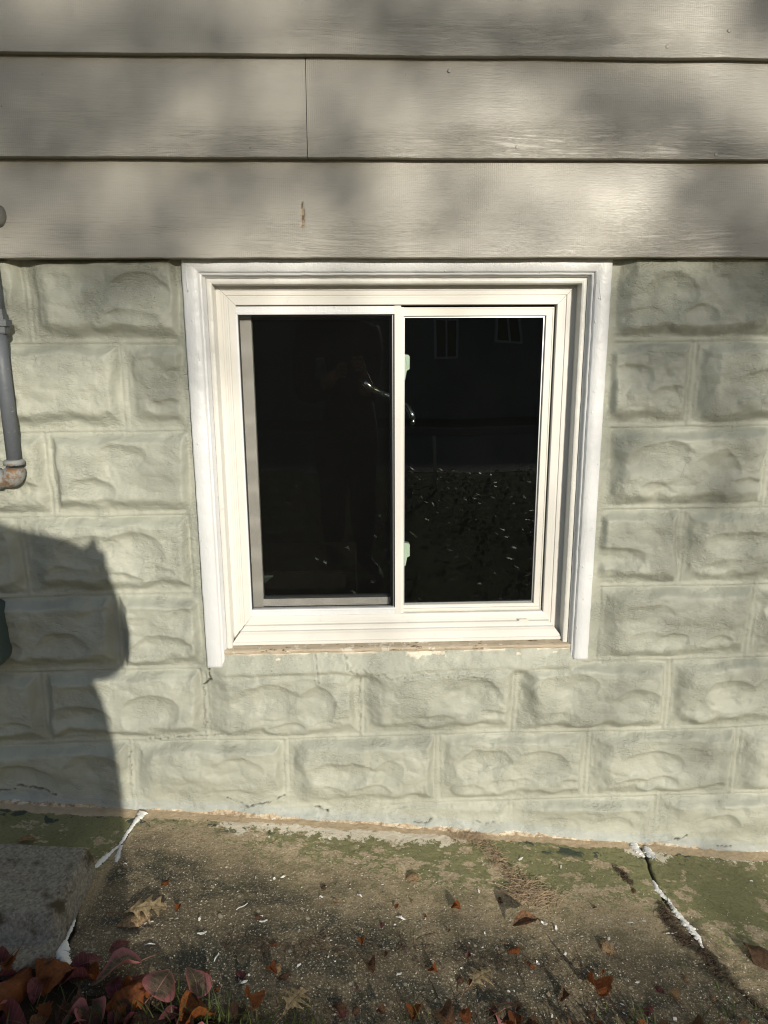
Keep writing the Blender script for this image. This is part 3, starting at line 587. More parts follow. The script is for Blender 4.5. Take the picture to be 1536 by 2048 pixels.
# ================================================================== pipe, utility box
def pipe():
    g = Mat('grey_painted_pipe', .5, .4); cc = g.mix(g.noise(30, 4), (.095, .105, .12), (.13, .142, .16)); cc = g.mix(g.rmp(g.noise(70, 4, .7), .62, .72), cc, (.30, .30, .29)); g.col(cc); g.bump(g.noise(150, 3), .0008)
    r = Mat('rusty_galvanised', .55, .4); cc = r.mix(r.noise(40, 4), (.20, .205, .205), (.30, .31, .30)); cc = r.mix(r.rmp(r.noise(28, 5, .7), .49, .60), cc, r.mix(r.noise(90, 3), (.26, .15, .075), (.13, .08, .045))); r.col(cc); r.bump(r.noise(120, 4), .0015)
    root = empty('pipe', (-.185, -.06, .73), label='grey conduit pipe with rusty elbow on the left of the block wall', cat='pipe')
    Y = -.062; x, zt, zb = -.1797, 1.62, .745
    m = MB(); m.tube([(x, Y, zb), (x, Y, .95), (x, Y, 1.052)], .0154, 20); m.tube([(x, Y, 1.055), (x, Y, 1.199)], .0155, 20); m.build('conduit', g.m, root, True)
    m = MB(); m.tube([(x, Y, 1.036), (x, Y, 1.040), (x, Y, 1.052), (x, Y, 1.0521), (x, Y, 1.066), (x, Y, 1.0661), (x, Y, 1.088)], [.0215, .0225, .0225, .029, .029, .0215, .0205], 6); m.build('coupling', g.m, root)
    m = MB(); m.tube([(x-.001, Y, .756), (x-.001, Y, .753), (x-.001, Y, .744), (x-.001, Y, .7435)], [.019, .0225, .0225, .020], 22)
    pts = []; rr = []
    for k in range(9):
        a = math.pi/2*k/8; pts.append((x-.022+.022*math.cos(a), Y, .736-.024*math.sin(a)-.0)); rr.append(.0205+.004*math.sin(a*2))
    pts += [(x-.036, Y, .712), (x-.0365, Y, .712), (x-.05, Y, .712)]; rr += [.021, .0255, .0255]
    m.tube(pts, rr, 22); m.build('elbow', r.m, root, True)
    m = MB(); m.tube([(x-.05, Y, .712), (x-.3, Y, .71)], .0165, 18); m.build('conduit', g.m, root, True)
    # entry fitting with sealing putty on the siding
    px, pz = wp(-2, 431, -.05)
    rng = np.random.default_rng(4); V = []; F = []; nu, nv = 18, 12
    for i in range(nv+1):
        th = math.pi*i/nv
        for j in range(nu):
            ph = 2*math.pi*j/nu; r_ = 1+.28*float(fbm(np.array(2+math.cos(ph)*2*math.sin(th)), np.array(3+math.sin(ph)*2*math.sin(th)+th*2), 5)); V.append((px-.004+.016*r_*math.sin(th)*math.cos(ph), -.043+.018*r_*math.sin(th)*math.sin(ph), pz+.024*r_*math.cos(th)))
    for i in range(nv):
        for j in range(nu): F.append([i*nu+j, i*nu+(j+1) % nu, (i+1)*nu+(j+1) % nu, (i+1)*nu+j])
    p = plain('grey_putty', (.16, .155, .14), .8, bump=.003, bsc=90); obj('putty', V, F, p, root, True, label='rough lump of grey sealing putty where a cable enters the siding')
pipe()
def ubox():
    m = MB(); x1, zb, zt = -.262, .238, .405; x0 = x1-.24; y0, y1 = -.075, -.006
    def rr(c, y, inset=0.):
        P = []
        for (cx, cz, a0) in ((x1-c, zb+c, -90), (x1-c, zt-c, 0), (x0+c, zt-c, 90), (x0+c, zb+c, 180)):
            for k in range(7):
                a = math.radians(a0+k*15); P.append((cx+(c-inset)*math.cos(a), y, cz+(c-inset)*math.sin(a)))
        return P
    L = [rr(.034, y1), rr(.034, y0+.01), rr(.034, y0+.003, .003), rr(.034, y0, .009)]; n = len(L[0])
    for q in L: m.v += q
    for i in range(3):
        for k in range(n): m.f.append([i*n+k, i*n+(k+1) % n, (i+1)*n+(k+1) % n, (i+1)*n+k])
    m.f.append([3*n+k for k in range(n)])
    gm = plain('dark_green_plastic', (.055, .085, .078), .45, bump=.0004)
    root = m.build('utility_box', gm, None, True); tag(root, 'dark green rounded utility box on the wall at the left edge below the pipe', 'utility box')
    l = MB(); l.tube([(x1-.036, y0-.0005, zb+.036), (x1-.036, y0-.004, zb+.036)], [.026, .024], 24); l.build('cover', gm, root, True)
ubox()

# ================================================================== GROUND
GLX = [(.023, -.016), (.012, -.09), (.0, -.19), (-.02, -.245), (-.035, -.27)]
def crack_lines():
    L = [on_slab(x, y)[:2] for x, y in ((285, 1625), (255, 1665), (238, 1692), (205, 1720), (182, 1742))]
    L2 = [on_slab(x, y)[:2] for x, y in ((182, 1742), (155, 1800), (145, 1850), (130, 1900), (118, 1960))]
    R = [on_slab(x, y)[:2] for x, y in ((1270, 1682), (1290, 1712), (1308, 1760), (1340, 1815), (1372, 1850), (1404, 1893), (1440, 1945), (1490, 1990), (1560, 2060))]
    return [tuple(p) for p in L], [tuple(p) for p in L2], [tuple(p) for p in R]
LC, LC2, RC = crack_lines()
def slab():
    xs = np.concatenate([np.linspace(-2.4, -.5, 60), np.arange(-.48, 1.98, .0032), np.linspace(2.0, 3.6, 60)]); ys = np.arange(-.72, .02, .0032)
    X, Y = np.meshgrid(xs, ys, indexing='ij')
    Z = slab_z(X, Y)+fbm(X*5, Y*5, 1, 3)*.006+fbm(X*30, Y*30, 2, 4)*.0025+fbm(X*90, Y*90, 3, 3)*.0012
    wd = -Y-.040-fbm(X*9, Y*0, 4, 4)*.020
    yb = np.interp(X, [-1, -.05, .0, .03, .10, .2, .28, .5, .7, .9, 1.1, 1.39, 1.45, 2], [-.30, -.29, -.22, -.06, -.055, -.075, -.115, -.165, -.205, -.24, -.26, -.27, -.36, -.40])
    pb = Y-yb+fbm(X*5, Y*5, 6, 3)*.10
    crack = np.zeros_like(X)
    for L, w in ((jag(LC, .004, 4, 1), .0035), (jag(LC2, .004, 4, 2), .006), (jag(RC, .005, 4, 3), .0035)):
        D = segdist(X, Y, L); k = sst(w+.003, w*.3, D); crack = np.maximum(crack, k); Z -= .007*k
    dirt = sst(.06, .0, segdist(X, Y, RC[4:])+fbm(X*20, Y*20, 7)*.05)*.9
    dirt = np.maximum(dirt, sst(.03, -.05, Y-ye(X)-.02+fbm(X*14, Y*14, 8)*.08)*.8)
    dirt = np.maximum(dirt, sst(.03, .0, np.hypot(X-1.39, (Y+.40)*.8)-.03+fbm(X*30, Y*30, 4)*.04))
    cream = sst(.2, .28, X)*sst(.95, .8, X)+.8*sst(1.3, 1.34, X)*sst(1.46, 1.42, X)+.35*sst(1.5, 1.6, X)
    obj('slab', np.stack([X, Y, Z], -1).reshape(-1, 3), ribbon_grid(len(xs), len(ys)), M_SLAB, None, True, {'pb': ('FLOAT', pb), 'wd': ('FLOAT', wd), 'crack': ('FLOAT', crack), 'dirt': ('FLOAT', dirt), 'cream': ('FLOAT', cream)}, label='old concrete slab along the wall with flaking green paint and cracks', kind='structure')
slab()
def caulk(name, L, ws, label, seed):
    r = np.random.default_rng(seed); pts = []
    n = 80; d = np.cumsum([0]+[math.dist(a, b) for a, b in zip(L, L[1:])])
    t = np.linspace(0, d[-1], n); xs = np.interp(t, d, [p[0] for p in L]); ys = np.interp(t, d, [p[1] for p in L]); w = np.interp(np.linspace(0, 1, n), np.linspace(0, 1, len(ws)), ws)
    V = []; K = 7
    for i in range(n):
        a = max(0, i-1); b = min(n-1, i+1); tx, ty = xs[b]-xs[a], ys[b]-ys[a]; q = math.hypot(tx, ty)+1e-9; nx, ny = -ty/q, tx/q
        wl = w[i]*(.55+1.0*float(vn(np.array(i*.85), np.array(seed*1.), 2)))*.62; wr = w[i]*(.55+1.0*float(vn(np.array(i*.9), np.array(seed+9.), 3)))*.62
        for k in range(K):
            s = k/(K-1)*2-1; o = s*(wr if s > 0 else wl); x, y = xs[i]+nx*o, ys[i]+ny*o
            h = (1-s*s)**.5*min(.0045, w[i]*.4)-.0035+r.normal(0, .0003); V.append((x, y, float(slab_z(x, y))+h+.0035))
    m = Mat(name+'_white', .5, .4); c = m.mix(m.noise(120, 4), (.84, .83, .80), (.90, .89, .87)); c = m.mix(m.rmp(m.noise(90, 4, .7), .64, .70), c, (.25, .22, .18)); m.col(c); m.bump(m.noise(140, 3), .002)
    o = obj('sealant', V, ribbon_grid(n, K), m.m, None, True); tag(o, label, 'sealant')
caulk('c1', LC, [.018, .010, .007, .006, .005, .008, .012, .006], 'white sealant smeared along the left slab joint from the wall down to the stone step', 1)
caulk('c4', [tuple(on_slab(x, y)[:2]) for x, y in ((243, 1692), (238, 1705), (232, 1726))], [.008, .007, .010, .006], 'short white sealant spur branching off the left slab joint', 5)
caulk('c2', [tuple(on_slab(x, y)[:2]) for x, y in ((162, 1785), (150, 1815), (148, 1832))], [.004, .008, .009, .006], 'small white sealant blob midway down the right side of the stone step', 2)
caulk('c2b', [tuple(on_slab(x, y)[:2]) for x, y in ((150, 1840), (140, 1862), (128, 1890), (122, 1905), (138, 1935))], [.003, .006, .004, .020, .016, .008], 'crumbling white sealant beside the front corner of the stone step', 6)
caulk('c3', [tuple(on_slab(x, y)[:2]) for x, y in ((1306, 1762), (1318, 1785), (1335, 1800), (1352, 1826), (1376, 1852), (1392, 1870), (1406, 1896))], [.006, .012, .010, .007, .016, .012, .017, .010, .003], 'long white sealant bead lifting out of the right slab joint', 3)
caulk('c5', [tuple(on_slab(x, y)[:2]) for x, y in ((1265, 1680), (1272, 1700), (1290, 1715))], [.010, .018, .016, .004], 'cracked white sealant patch against the wall at the top of the right joint', 8)
caulk('c6', [tuple(on_slab(x, y)[:2]) for x, y in ((1292, 1695), (1302, 1712), (1310, 1718))], [.012, .020, .014], 'crusty cream sealant lump just right of the right joint beside the wall', 9)

def step():
    # worn stone block: rounded plan, battered front
    nx, ny = 90, 70; xs = np.linspace(-.95, -.012, nx); V = []
    B = []                                     # heightfield over its own footprint
    X, Y = np.meshgrid(xs, np.linspace(-.575, -.236, ny), indexing='ij')
    xr = -.020-.0*Y; ex = np.minimum(xr-X+.008, 9)+fbm(X*0+1, Y*12, 2)*.008; eb = (-.238-Y)+fbm(X*9, Y*0, 3)*.006; ef = (Y+.548)+fbm(X*8, Y*0, 5)*.012
    def rnd(e, r): q = np.clip(e/r, 0, 1); return np.sqrt(np.clip(1-(1-q)**2, 0, 1))
    k = rnd(ex, .022)*rnd(eb, .010)*rnd(ef-.45*np.clip(X+.075, 0, 1)*2.2, .02)
    front = sst(-.462, -.440, Y+fbm(X*12, Y*12, 4)*.012)*.050
    Z = slab_z(X, -.3+0*Y)-.07+k*(.092+front)+fbm(X*22, Y*22, 6)*.006+fbm(X*90, Y*90, 7, 3)*.003
    o = obj('stone_step', np.stack([X, Y, Z], -1).reshape(-1, 3), ribbon_grid(nx, ny), M_STONE, None, True); tag(o, 'worn grey stone step block lying on the slab at the lower left', 'step')
step()

def grounds():
    # near soil bank in front of the slab, then lawn, road and far ground as one terrain family
    def far_z(x, y): return np.where(y > -6, gz0(x)+.03*np.maximum(y, -1.), 0)
    xs = np.concatenate([np.linspace(-60, -2.5, 40), np.arange(-2.4, 3.6, .02), np.linspace(3.7, 60, 40)])
    ysn = np.concatenate([np.arange(-1.2, -.40, .008), np.array([])]); ysf = -1.2-np.cumsum(np.linspace(.03, 1.9, 60)); ys = np.concatenate([ysf[::-1], ysn])
    X, Y = np.meshgrid(xs, ys, indexing='ij')
    base = gz0(X)+.03*np.maximum(Y, -1.); lvl = -.30+.0*X; t = sst(-1.0, -4., Y); Z = base*(1-t)+lvl*t
    Z -= 1.3*sst(-9.5, -24, Y)
    over = (ye(X)-Y)+fbm(X*12, Y*12, 3)*.05; Z += np.where(Y > -1.2, -.030+.040*sst(-.02, .06, over)+.006*np.clip(over, 0, 1), .008)
    Z += fbm(X*6, Y*6, 4, 3)*.014*sst(-.5, -.7, Y)+fbm(X*40, Y*40, 5, 3)*.006
    Z -= .06*sst(-5.4, -5.9, Y)*sst(-9.7, -9.2, Y)
    g = Mat('lawn_soil', .95, .15); c = g.mix(g.noise(60, 5, .7), (.022, .016, .010), (.075, .055, .035))
    far = g.rmp(g.ma('ADD', g.xyz(g.pos())[1], g.ma('MULTIPLY', g.noise(3), .8)), -.5, -1.2)
    c = g.mix(g.ma('MULTIPLY', far, g.rmp(g.noise(5, 4), .35, .55)), c, g.mix(g.noise(40, 4), (.03, .045, .010), (.09, .11, .03))); g.col(c); g.bump(g.noise(90, 5, .7), .012)
    obj('lawn', np.stack([X, Y, Z], -1).reshape(-1, 3), ribbon_grid(len(xs), len(ys)), g.m, None, True, kind='structure', label='soil and lawn in front of the house')
    r = MB(); r.box(-60, 60, -9.35, -5.75, -.5, -.318); r.build('road', plain('asphalt', (.10, .104, .11), .85, bump=.003), None, kind='structure', label='asphalt road seen in the window reflection')
    k = MB(); k.box(-60, 60, -9.55, -9.354, -.5, -.20); k.build('kerb', plain('kerb_concrete', (.22, .21, .19), .85), None, kind='structure', label='far kerb of the road')
grounds()

# ------------------------------------------------------------------ leaves
LM = {'oak': mat_leaf('dry_oak_leaf', (.62, .47, .27), (.50, .35, .18), (.22, .14, .07)),
      'tan': mat_leaf('tan_leaf', (.52, .33, .17), (.60, .41, .23), (.30, .18, .09)),
      'crimson': mat_leaf('crimson_leaf', (.26, .075, .08), (.15, .04, .05), (.42, .17, .14), None),
      'pink': mat_leaf('pink_green_leaf', (.17, .15, .09), (.21, .14, .10), (.50, .28, .22), (.52, .18, .19)),
      'rust': mat_leaf('rust_leaf', (.42, .13, .03), (.22, .07, .022), (.26, .09, .03), None, .35),
      'brown': mat_leaf('brown_leaf', (.16, .085, .045), (.26, .135, .07), (.17, .09, .05), None),
      'darkbrown': mat_leaf('umber_leaf', (.075, .04, .025), (.12, .06, .035), (.12, .07, .04))}
def leaf_geo(shape, seed, curl=.3, crum=.03, bend=.15):
    r = np.random.default_rng(seed); ns, nt = 44, 11; s = np.linspace(0, 1, ns)[:, None]; t = np.linspace(-1, 1, nt)[None, :]
    if shape == 'oak':
        lob = [(.30, .30, .055), (.52, .42, .060), (.74, .34, .055), (.93, .12, .05)]; w = .055+0*s; L = 0*s
        wl = [w.copy(), w.copy()]; sw = [L.copy(), L.copy()]
        for (c, h, sg) in lob:
            for q in (0, 1):
                cc = c+r.uniform(-.03, .03); hh = h*r.uniform(.75, 1.15); g = np.exp(-np.abs((s-cc)/sg)**1.6); wl[q] = wl[q]+hh*g; sw[q] = sw[q]+.16*g*hh*2
        W = np.where(t < 0, wl[0], wl[1])*np.sin(np.pi*np.clip(s, .001, .999))**.35; SW = np.where(t < 0, sw[0], sw[1])*np.abs(t)
        x = s+SW-.05; y = t*W
    elif shape == 'round':
        w = .47*np.sin(np.pi*np.clip(s, 0, 1)**.72)**.62; w = w*(1-.25*s**3)+fbm(s*6, s*0+seed, 2)*.05; x = s-.10*np.abs(t)**1.5*(1-s)*1.3; y = t*w
    elif shape == 'long':
        w = .26*np.sin(np.pi*s**.85)**.9+fbm(s*5, s*0+seed, 3)*.03; x = s+0*t; y = t*w
    else:                                                     # torn fragment
        w = .33*np.sin(np.pi*s)**.5*(1+fbm(s*9, s*0+seed, 3)*1.2); x = s+fbm(t*4, s*3+seed, 4)*.12; y = t*w
    crum = crum*.35 if shape == 'oak' else crum; z = curl*(y**2)*1.6*r.choice([1, 1, -1])+bend*np.sin(np.pi*s*r.uniform(.8, 1.6))+fbm(x*5+seed, y*5, seed % 9, 4)*crum*2+fbm(x*16, y*16+seed, (seed+3) % 9, 2)*crum*.5
    z = z+.05*np.abs(t)*(.5+0*s)*curl
    return np.stack([x-.5, y+0*x, z], -1).reshape(-1, 3), ribbon_grid(ns, nt), np.stack([s+0*t, t+0*s, 0*s+0*t], -1).reshape(-1, 3)
_lc = {}
def leaf_mesh(shape, colour, seed, curl, crum, bend):
    key = (shape, colour, seed)
    if key not in _lc:
        V, F, st = leaf_geo(shape, seed, curl, crum, bend)
        o = obj('x', V, F, LM[colour], None, True, {'st': ('FLOAT_VECTOR', st)}); me = o.data; me.name = colour+'_leaf'; bpy.data.objects.remove(o); _lc[key] = me
    return _lc[key]
MS = plain('leaf_stem', (.20, .10, .06), .6)
def stem_mesh(seed):
    r = random.Random(seed); m = MB(); m.tube([(-.48, 0, 0), (-.62, r.uniform(-.03, .03), .03), (-.78, r.uniform(-.08, .08), .05), (-.95, r.uniform(-.15, .15), .02)], [.012, .010, .009, .013], 6)
    o = m.build('stem', MS, None, True); me = o.data; bpy.data.objects.remove(o); return me
STEMS = [stem_mesh(i) for i in range(4)]
def leaf(px, py, size, rot, shape, colour, seed, label, group=None, lift=.004, curl=.5, crum=.035, bend=.10, tilt=(0, 0), stem=False, name='fallen_leaf', pos=None):
    p = on_slab(px, py) if pos is None else pos
    o = bpy.data.objects.new(name, leaf_mesh(shape, colour, seed, curl, crum, bend)); COL.objects.link(o)
    o.location = (p[0], p[1], p[2]+lift); o.scale = (size,)*3; o.rotation_euler = (tilt[0], tilt[1], math.radians(rot))
    tag(o, label, 'leaf', group)
    if stem:
        c = bpy.data.objects.new('stem', STEMS[seed % 4]); COL.objects.link(c); c.parent = o
    return o
# notable leaves, one by one
leaf(296, 1826, .092, 12, 'oak', 'oak', 1, 'tan oak leaf with sharp pointed lobes lying on the slab left of centre', bend=.12, lift=.010, stem=True, tilt=(.15, 0))
leaf(270, 1845, .075, 200, 'long', 'tan', 2, 'narrow brown curled leaf half under the pointed oak leaf', lift=.004, curl=1.)
leaf(963, 1962, .070, 40, 'oak', 'oak', 3, 'pale tan oak leaf with ragged lobes at the front centre right of the slab', lift=.010, stem=True)
leaf(590, 2010, .085, 65, 'oak', 'oak', 4, 'pale oak leaf half hidden in grass at the bottom edge', lift=.014, stem=True, tilt=(.2, .1))
leaf(824, 1752, .036, 95, 'round', 'tan', 5, 'small smooth tan leaf on the green paint near the middle of the wall', lift=.004, stem=True, crum=.01)
leaf(1188, 1985, .052, 100, 'round', 'rust', 6, 'glossy orange and brown curled leaf at the lower right', lift=.012, curl=1.6, crum=.09, tilt=(.35, .2))
leaf(1207, 1985, .036, 140, 'torn', 'rust', 26, 'orange folded fragment touching the glossy curled leaf at the lower right', lift=.016, curl=2.5, crum=.12, tilt=(-.4, .3))
leaf(1526, 1915, .085, 150, 'round', 'brown', 7, 'reddish brown curled leaf at the right edge of the slab', lift=.016, curl=2.2, crum=.08, tilt=(.3, -.3))
leaf(1216, 1898, .042, 300, 'torn', 'tan', 8, 'tan wedge-shaped leaf scrap right of centre on the slab', lift=.006, curl=1.)
leaf(1050, 1855, .065, 15, 'long', 'brown', 9, 'dark brown curled leaf below the strip of dry needles', lift=.014, curl=2., crum=.06, tilt=(.3, 0))
leaf(1028, 1903, .030, 10, 'torn', 'rust', 10, 'small bright orange crumpled scrap in the middle of the slab', lift=.006, curl=2.5, crum=.12)
leaf(240, 1897, .045, 40, 'long', 'crimson', 11, 'small dark red leaf alone on the slab above the leaf litter', lift=.005, stem=False)
leaf(228, 1970, .088, 205, 'round', 'pink', 12, 'large round pink and green leaf in the litter at lower left', lift=.030, stem=True, crum=.02, tilt=(.45, .0))
leaf(330, 1985, .074, 80, 'round', 'pink', 13, 'pink heart-shaped leaf right of the large round one', lift=.030, stem=True, crum=.02, tilt=(.5, .2))
leaf(388, 1985, .062, 120, 'round', 'pink', 14, 'pink leaf with a shadow across it behind the grass tuft', lift=.028, stem=False, crum=.03, tilt=(.5, -.2))
leaf(288, 1975, .060, 170, 'round', 'crimson', 15, 'crimson leaf tucked between the two pink leaves', lift=.022, crum=.03, tilt=(.3, 0))
leaf(172, 1948, .070, 195, 'long', 'crimson', 16, 'dark crimson leaf against the crumbling sealant', lift=.020, tilt=(.3, .1))
leaf(108, 1955, .078, 160, 'round', 'rust', 17, 'brownish orange crumpled leaf below the front corner of the stone step', lift=.030, curl=1.8, crum=.10, tilt=(.4, .1))
leaf(30, 2005, .110, 80, 'torn', 'rust', 18, 'big curled orange leaf at the lower left corner', lift=.035, curl=2.6, crum=.10, tilt=(.5, .2))
leaf(8, 1962, .058, 130, 'torn', 'rust', 19, 'orange leaf at the left edge just under the stone step', lift=.034, curl=2.0, crum=.10, tilt=(.4, .2))
leaf(262, 2022, .085, 40, 'torn', 'rust', 20, 'crinkled orange brown leaf at the bottom below the pink leaves', lift=.034, curl=2.2, crum=.12, tilt=(.4, -.1))
leaf(500, 2030, .072, 110, 'long', 'rust', 21, 'orange curled leaf standing up in the grass at the bottom edge', lift=.030, curl=2.2, crum=.05, tilt=(.6, .3))
leaf(1012, 2030, .050, 30, 'round', 'pink', 22, 'small pink folded leaf at the bottom edge right of centre', lift=.014, curl=1.8, tilt=(.3, .2))
leaf(685, 2028, .028, 90, 'torn', 'crimson', 23, 'tiny red triangular leaf near the bottom edge left of centre', lift=.006)
leaf(672, 1807, .014, 0, 'torn', 'tan', 24, 'tiny tan leaf tip on the middle of the slab', lift=.003)
leaf(793, 1815, .016, 60, 'torn', 'rust', 25, 'tiny orange speck of leaf beside a white paint sliver', lift=.003)
leaf(55, 1683, .045, 5, 'long', 'tan', 27, 'brown leaf tucked behind the stone step against the slab', lift=.004)
leaf(130, 1842, .055, 60, 'long', 'brown', 28, 'rusty brown leaf wedged in the gap beside the stone step', lift=-.001, curl=2.)
# litter at the lower left and along the bottom edge: copies from a few kinds
rn = random.Random(11); GR = 'leaf litter at the edge of the slab'
KL = {'crimson': 'crimson leaf among the leaf litter in front of the slab', 'rust': 'rusty orange crumpled leaf among the leaf litter in front of the slab', 'brown': 'brown dry leaf among the leaf litter in front of the slab', 'darkbrown': 'blackish brown rotting leaf among the leaf litter in front of the slab', 'tan': 'tan dry leaf among the leaf litter in front of the slab', 'pink': 'pink tinged leaf among the leaf litter in front of the slab'}
def litter(n, xr, yr, sizes, cols, lift, dens=None):
    for i in range(n):
        for _ in range(50):
            x, y = rn.uniform(*xr), rn.uniform(*yr)
            if dens is None or rn.random() < dens(x, y): break
        c = rn.choice(cols); sh = rn.choice({'crimson': ['round', 'long'], 'pink': ['round'], 'rust': ['torn', 'round'], 'brown': ['round', 'long', 'torn'], 'darkbrown': ['round', 'torn'], 'tan': ['long', 'torn', 'oak']}[c])
        z = float(slab_z(x, y)); o = leaf(0, 0, rn.uniform(*sizes), rn.uniform(0, 360), sh, c, 40+rn.randrange(3), KL[c], GR, rn.uniform(*lift), 1.6, .07, .12, (rn.uniform(-.3, .38), rn.uniform(-.3, .3)), False, pos=(x, y, z))
litter(130, (-.40, .34), (-.78, -.47), (.030, .068), ['darkbrown', 'darkbrown', 'brown', 'brown', 'brown', 'rust', 'crimson', 'pink', 'darkbrown'], (.004, .018), lambda x, y: 1. if y < ye(np.array(x))-.005-.06*max(0, x-.05) else 0.)
litter(32, (.34, .95), (-.72, -.57), (.014, .045), ['darkbrown', 'brown', 'rust', 'rust'], (.004, .016))
litter(44, (.85, 1.65), (-.72, -.545), (.012, .042), ['brown', 'rust', 'darkbrown', 'brown', 'rust'], (.003, .012), lambda x, y: 1. if y < -.555 else .35)
GS = 'small leaf scraps scattered on the slab'; SL = {'rust': 'small orange scrap of leaf on the bare slab', 'tan': 'small tan scrap of leaf on the bare slab', 'brown': 'small brown scrap of leaf on the bare slab', 'crimson': 'small dull red scrap of leaf on the bare slab'}
for i in range(60):
    x = rn.uniform(.05, 1.7); y = -.18-.40*rn.random()**.55
    if y < -.59 or x+(y+.4)*.3 < .12: continue
    c = rn.choice(['rust', 'rust', 'brown', 'brown', 'tan', 'crimson']); s = rn.uniform(.006, .024)*(1+.5*(y < -.45))
    leaf(0, 0, s, rn.uniform(0, 360), rn.choice(['torn', 'torn', 'round']), c, 50+rn.randrange(2), SL[c], GS, .0022+.002*rn.random(), 1.8, .08, .1, (rn.uniform(-.3, .3), rn.uniform(-.3, .3)), pos=(x, y, float(slab_z(x, y))))

# ------------------------------------------------------------------ uncountable bits
def shards(name, n, pick, size, mat, label, thick=.3, lift=.001, aspect=(1, 1.8)):
    V = []; F = []
    for i in range(n):
        x, y = pick(); s = size()*.5; a = random.uniform(0, 6.28); k = random.randint(4, 6); asp = random.uniform(*aspect); b = len(V); z = float(slab_z(x, y))+lift
        tx, ty = random.uniform(-.3, .3), random.uniform(-.3, .3)
        for h in (0, 1):
            for j in range(k):
                t = 6.283*j/k+random.uniform(-.25, .25); u, v = math.cos(t)*s*asp, math.sin(t)*s; u2, v2 = u*math.cos(a)-v*math.sin(a), u*math.sin(a)+v*math.cos(a)
                V.append((x+u2*(1-.25*h), y+v2*(1-.25*h), z+h*s*thick+u2*tx+v2*ty))
        F += [[b+j, b+(j+1) % k, b+k+(j+1) % k, b+k+j] for j in range(k)]+[[b+k+j for j in range(k)]]
    return obj(name, V, F, mat, None, False, label=label, kind='stuff')
def pk(): return random.uniform(-.05, 1.75), -.10-.48*random.random()**.7
shards('paint_flakes', 150, pk, lambda: random.choice([.0025, .003, .004, .0055])*random.uniform(.7, 1.25), plain('white_flake', (.85, .83, .78), .6), 'white paint flakes scattered on the slab', .12, .0015, (1, 2.8))
shards('grit', 1900, pk, lambda: random.uniform(.0012, .0030), plain('pale_grit', (.62, .56, .45), .8, var=.5, sc=400), 'pale grit and sand grains lying on the slab', .6, .0004)
shards('pebbles', 60, lambda: (random.uniform(.1, 1.6), random.uniform(-.55, -.3)), lambda: random.uniform(.005, .012), plain('pebble', (.26, .22, .15), .7, var=.4, sc=100), 'small worn pebbles set in the slab surface', .35, -.0012, (1, 1.5))
# larger white paint slivers, each one visible
FL = [(484, 1815, .030, 40, .0022), (404, 1868, .020, 12, .006), (527, 1844, .018, 10, .0045), (399, 1840, .009, 60, .006), (719, 1792, .014, -35, .005), (802, 1837, .022, -25, .005), (798, 1950, .012, 25, .005), (970, 1870, .012, -75, .004), (1088, 1848, .016, -35, .007), (1112, 1858, .018, 80, .006), (1122, 1735, .015, 70, .003), (300, 1890, .022, 3, .003), (433, 1916, .022, 75, .003), (1343, 1868, .028, 5, .002), (1076, 1928, .011, -60, .006), (1130, 1910, .010, 30, .005), (1350, 2040, .010, 80, .009), (250, 1729, .010, 5, .003), (642, 1795, .010, 0, .005), (549, 1759, .007, -60, .006)]
for i, (px, py, L, a, w) in enumerate(FL):
    p = on_slab(px, py); m = MB(); r = random.Random(i); ca, sa = math.cos(math.radians(a)), math.sin(math.radians(a)); V = []; F = []
    n = 7; h0 = p[2]+.0022
    for lay in (0, 1):
        for k in range(n):
            u = (k/(n-1)-.5)*L; ww = w*.5*(math.sin(math.pi*(k+.35)/(n-.3))**.6)*r.uniform(.6, 1.2)
            for v in (-ww, ww): V.append((p[0]+u*ca-v*sa, p[1]+u*sa+v*ca, h0+lay*.0011+.0015*math.sin(k*1.1+i)))
    for k in range(n-1):
        F += [[2*k, 2*k+2, 2*k+3, 2*k+1], [2*n+2*k, 2*n+2*k+1, 2*n+2*k+3, 2*n+2*k+2], [2*k, 2*n+2*k, 2*n+2*k+2, 2*k+2], [2*k+1, 2*k+3, 2*n+2*k+3, 2*n+2*k+1]]
    if i == 0: WF = plain('white_paint_sliver', (.88, .86, .82), .5)
    o = obj('paint_sliver', V, F, WF, None, False); tag(o, 'curled sliver of white paint lying on the slab', 'paint sliver', 'larger white paint slivers on the slab')
def straws(name, paths, n, mat, label, L=(.012, .045), w=.0009, spread=.018, hmax=.012):
    V = []; F = []
    for i in range(n):
        P = random.choice(paths); t = random.random()*(len(P)-1); k = int(t); t -= k; q = P[min(k+1, len(P)-1)]; p = P[k]
        x = p[0]+(q[0]-p[0])*t+random.gauss(0, spread*.6); y = p[1]+(q[1]-p[1])*t+random.gauss(0, spread*.45)
        z = float(slab_z(x, y))+random.uniform(.001, hmax)*math.exp(-abs(random.gauss(0, .7))); a = random.uniform(0, 6.28); l = random.uniform(*L); c = random.gauss(0, .9); b = len(V); N = 5; ww = w*random.uniform(.5, 1.3); tz = random.gauss(0, .15)
        for j in range(N):
            s = j/(N-1)-.5; aa = a+c*s; cx, cy = x+math.cos(aa)*s*l, y+math.sin(aa)*s*l; zz = z+tz*s*l+.002*math.cos(s*3)
            V += [(cx-math.sin(aa)*ww, cy+math.cos(aa)*ww, zz), (cx+math.sin(aa)*ww, cy-math.cos(aa)*ww, zz+.0002), (cx, cy, zz+ww)]
        for j in range(N-1):
            for e in range(3): F.append([b+3*j+e, b+3*j+(e+1) % 3, b+3*j+3+(e+1) % 3, b+3*j+3+e])
    obj(name, V, F, mat, None, False, label=label, kind='stuff')
def pp(*P): return [tuple(on_slab(x, y)[:2]) for x, y in P]
MSTR = plain('dry_needles', (.38, .28, .18), .8, var=.6, sc=300)
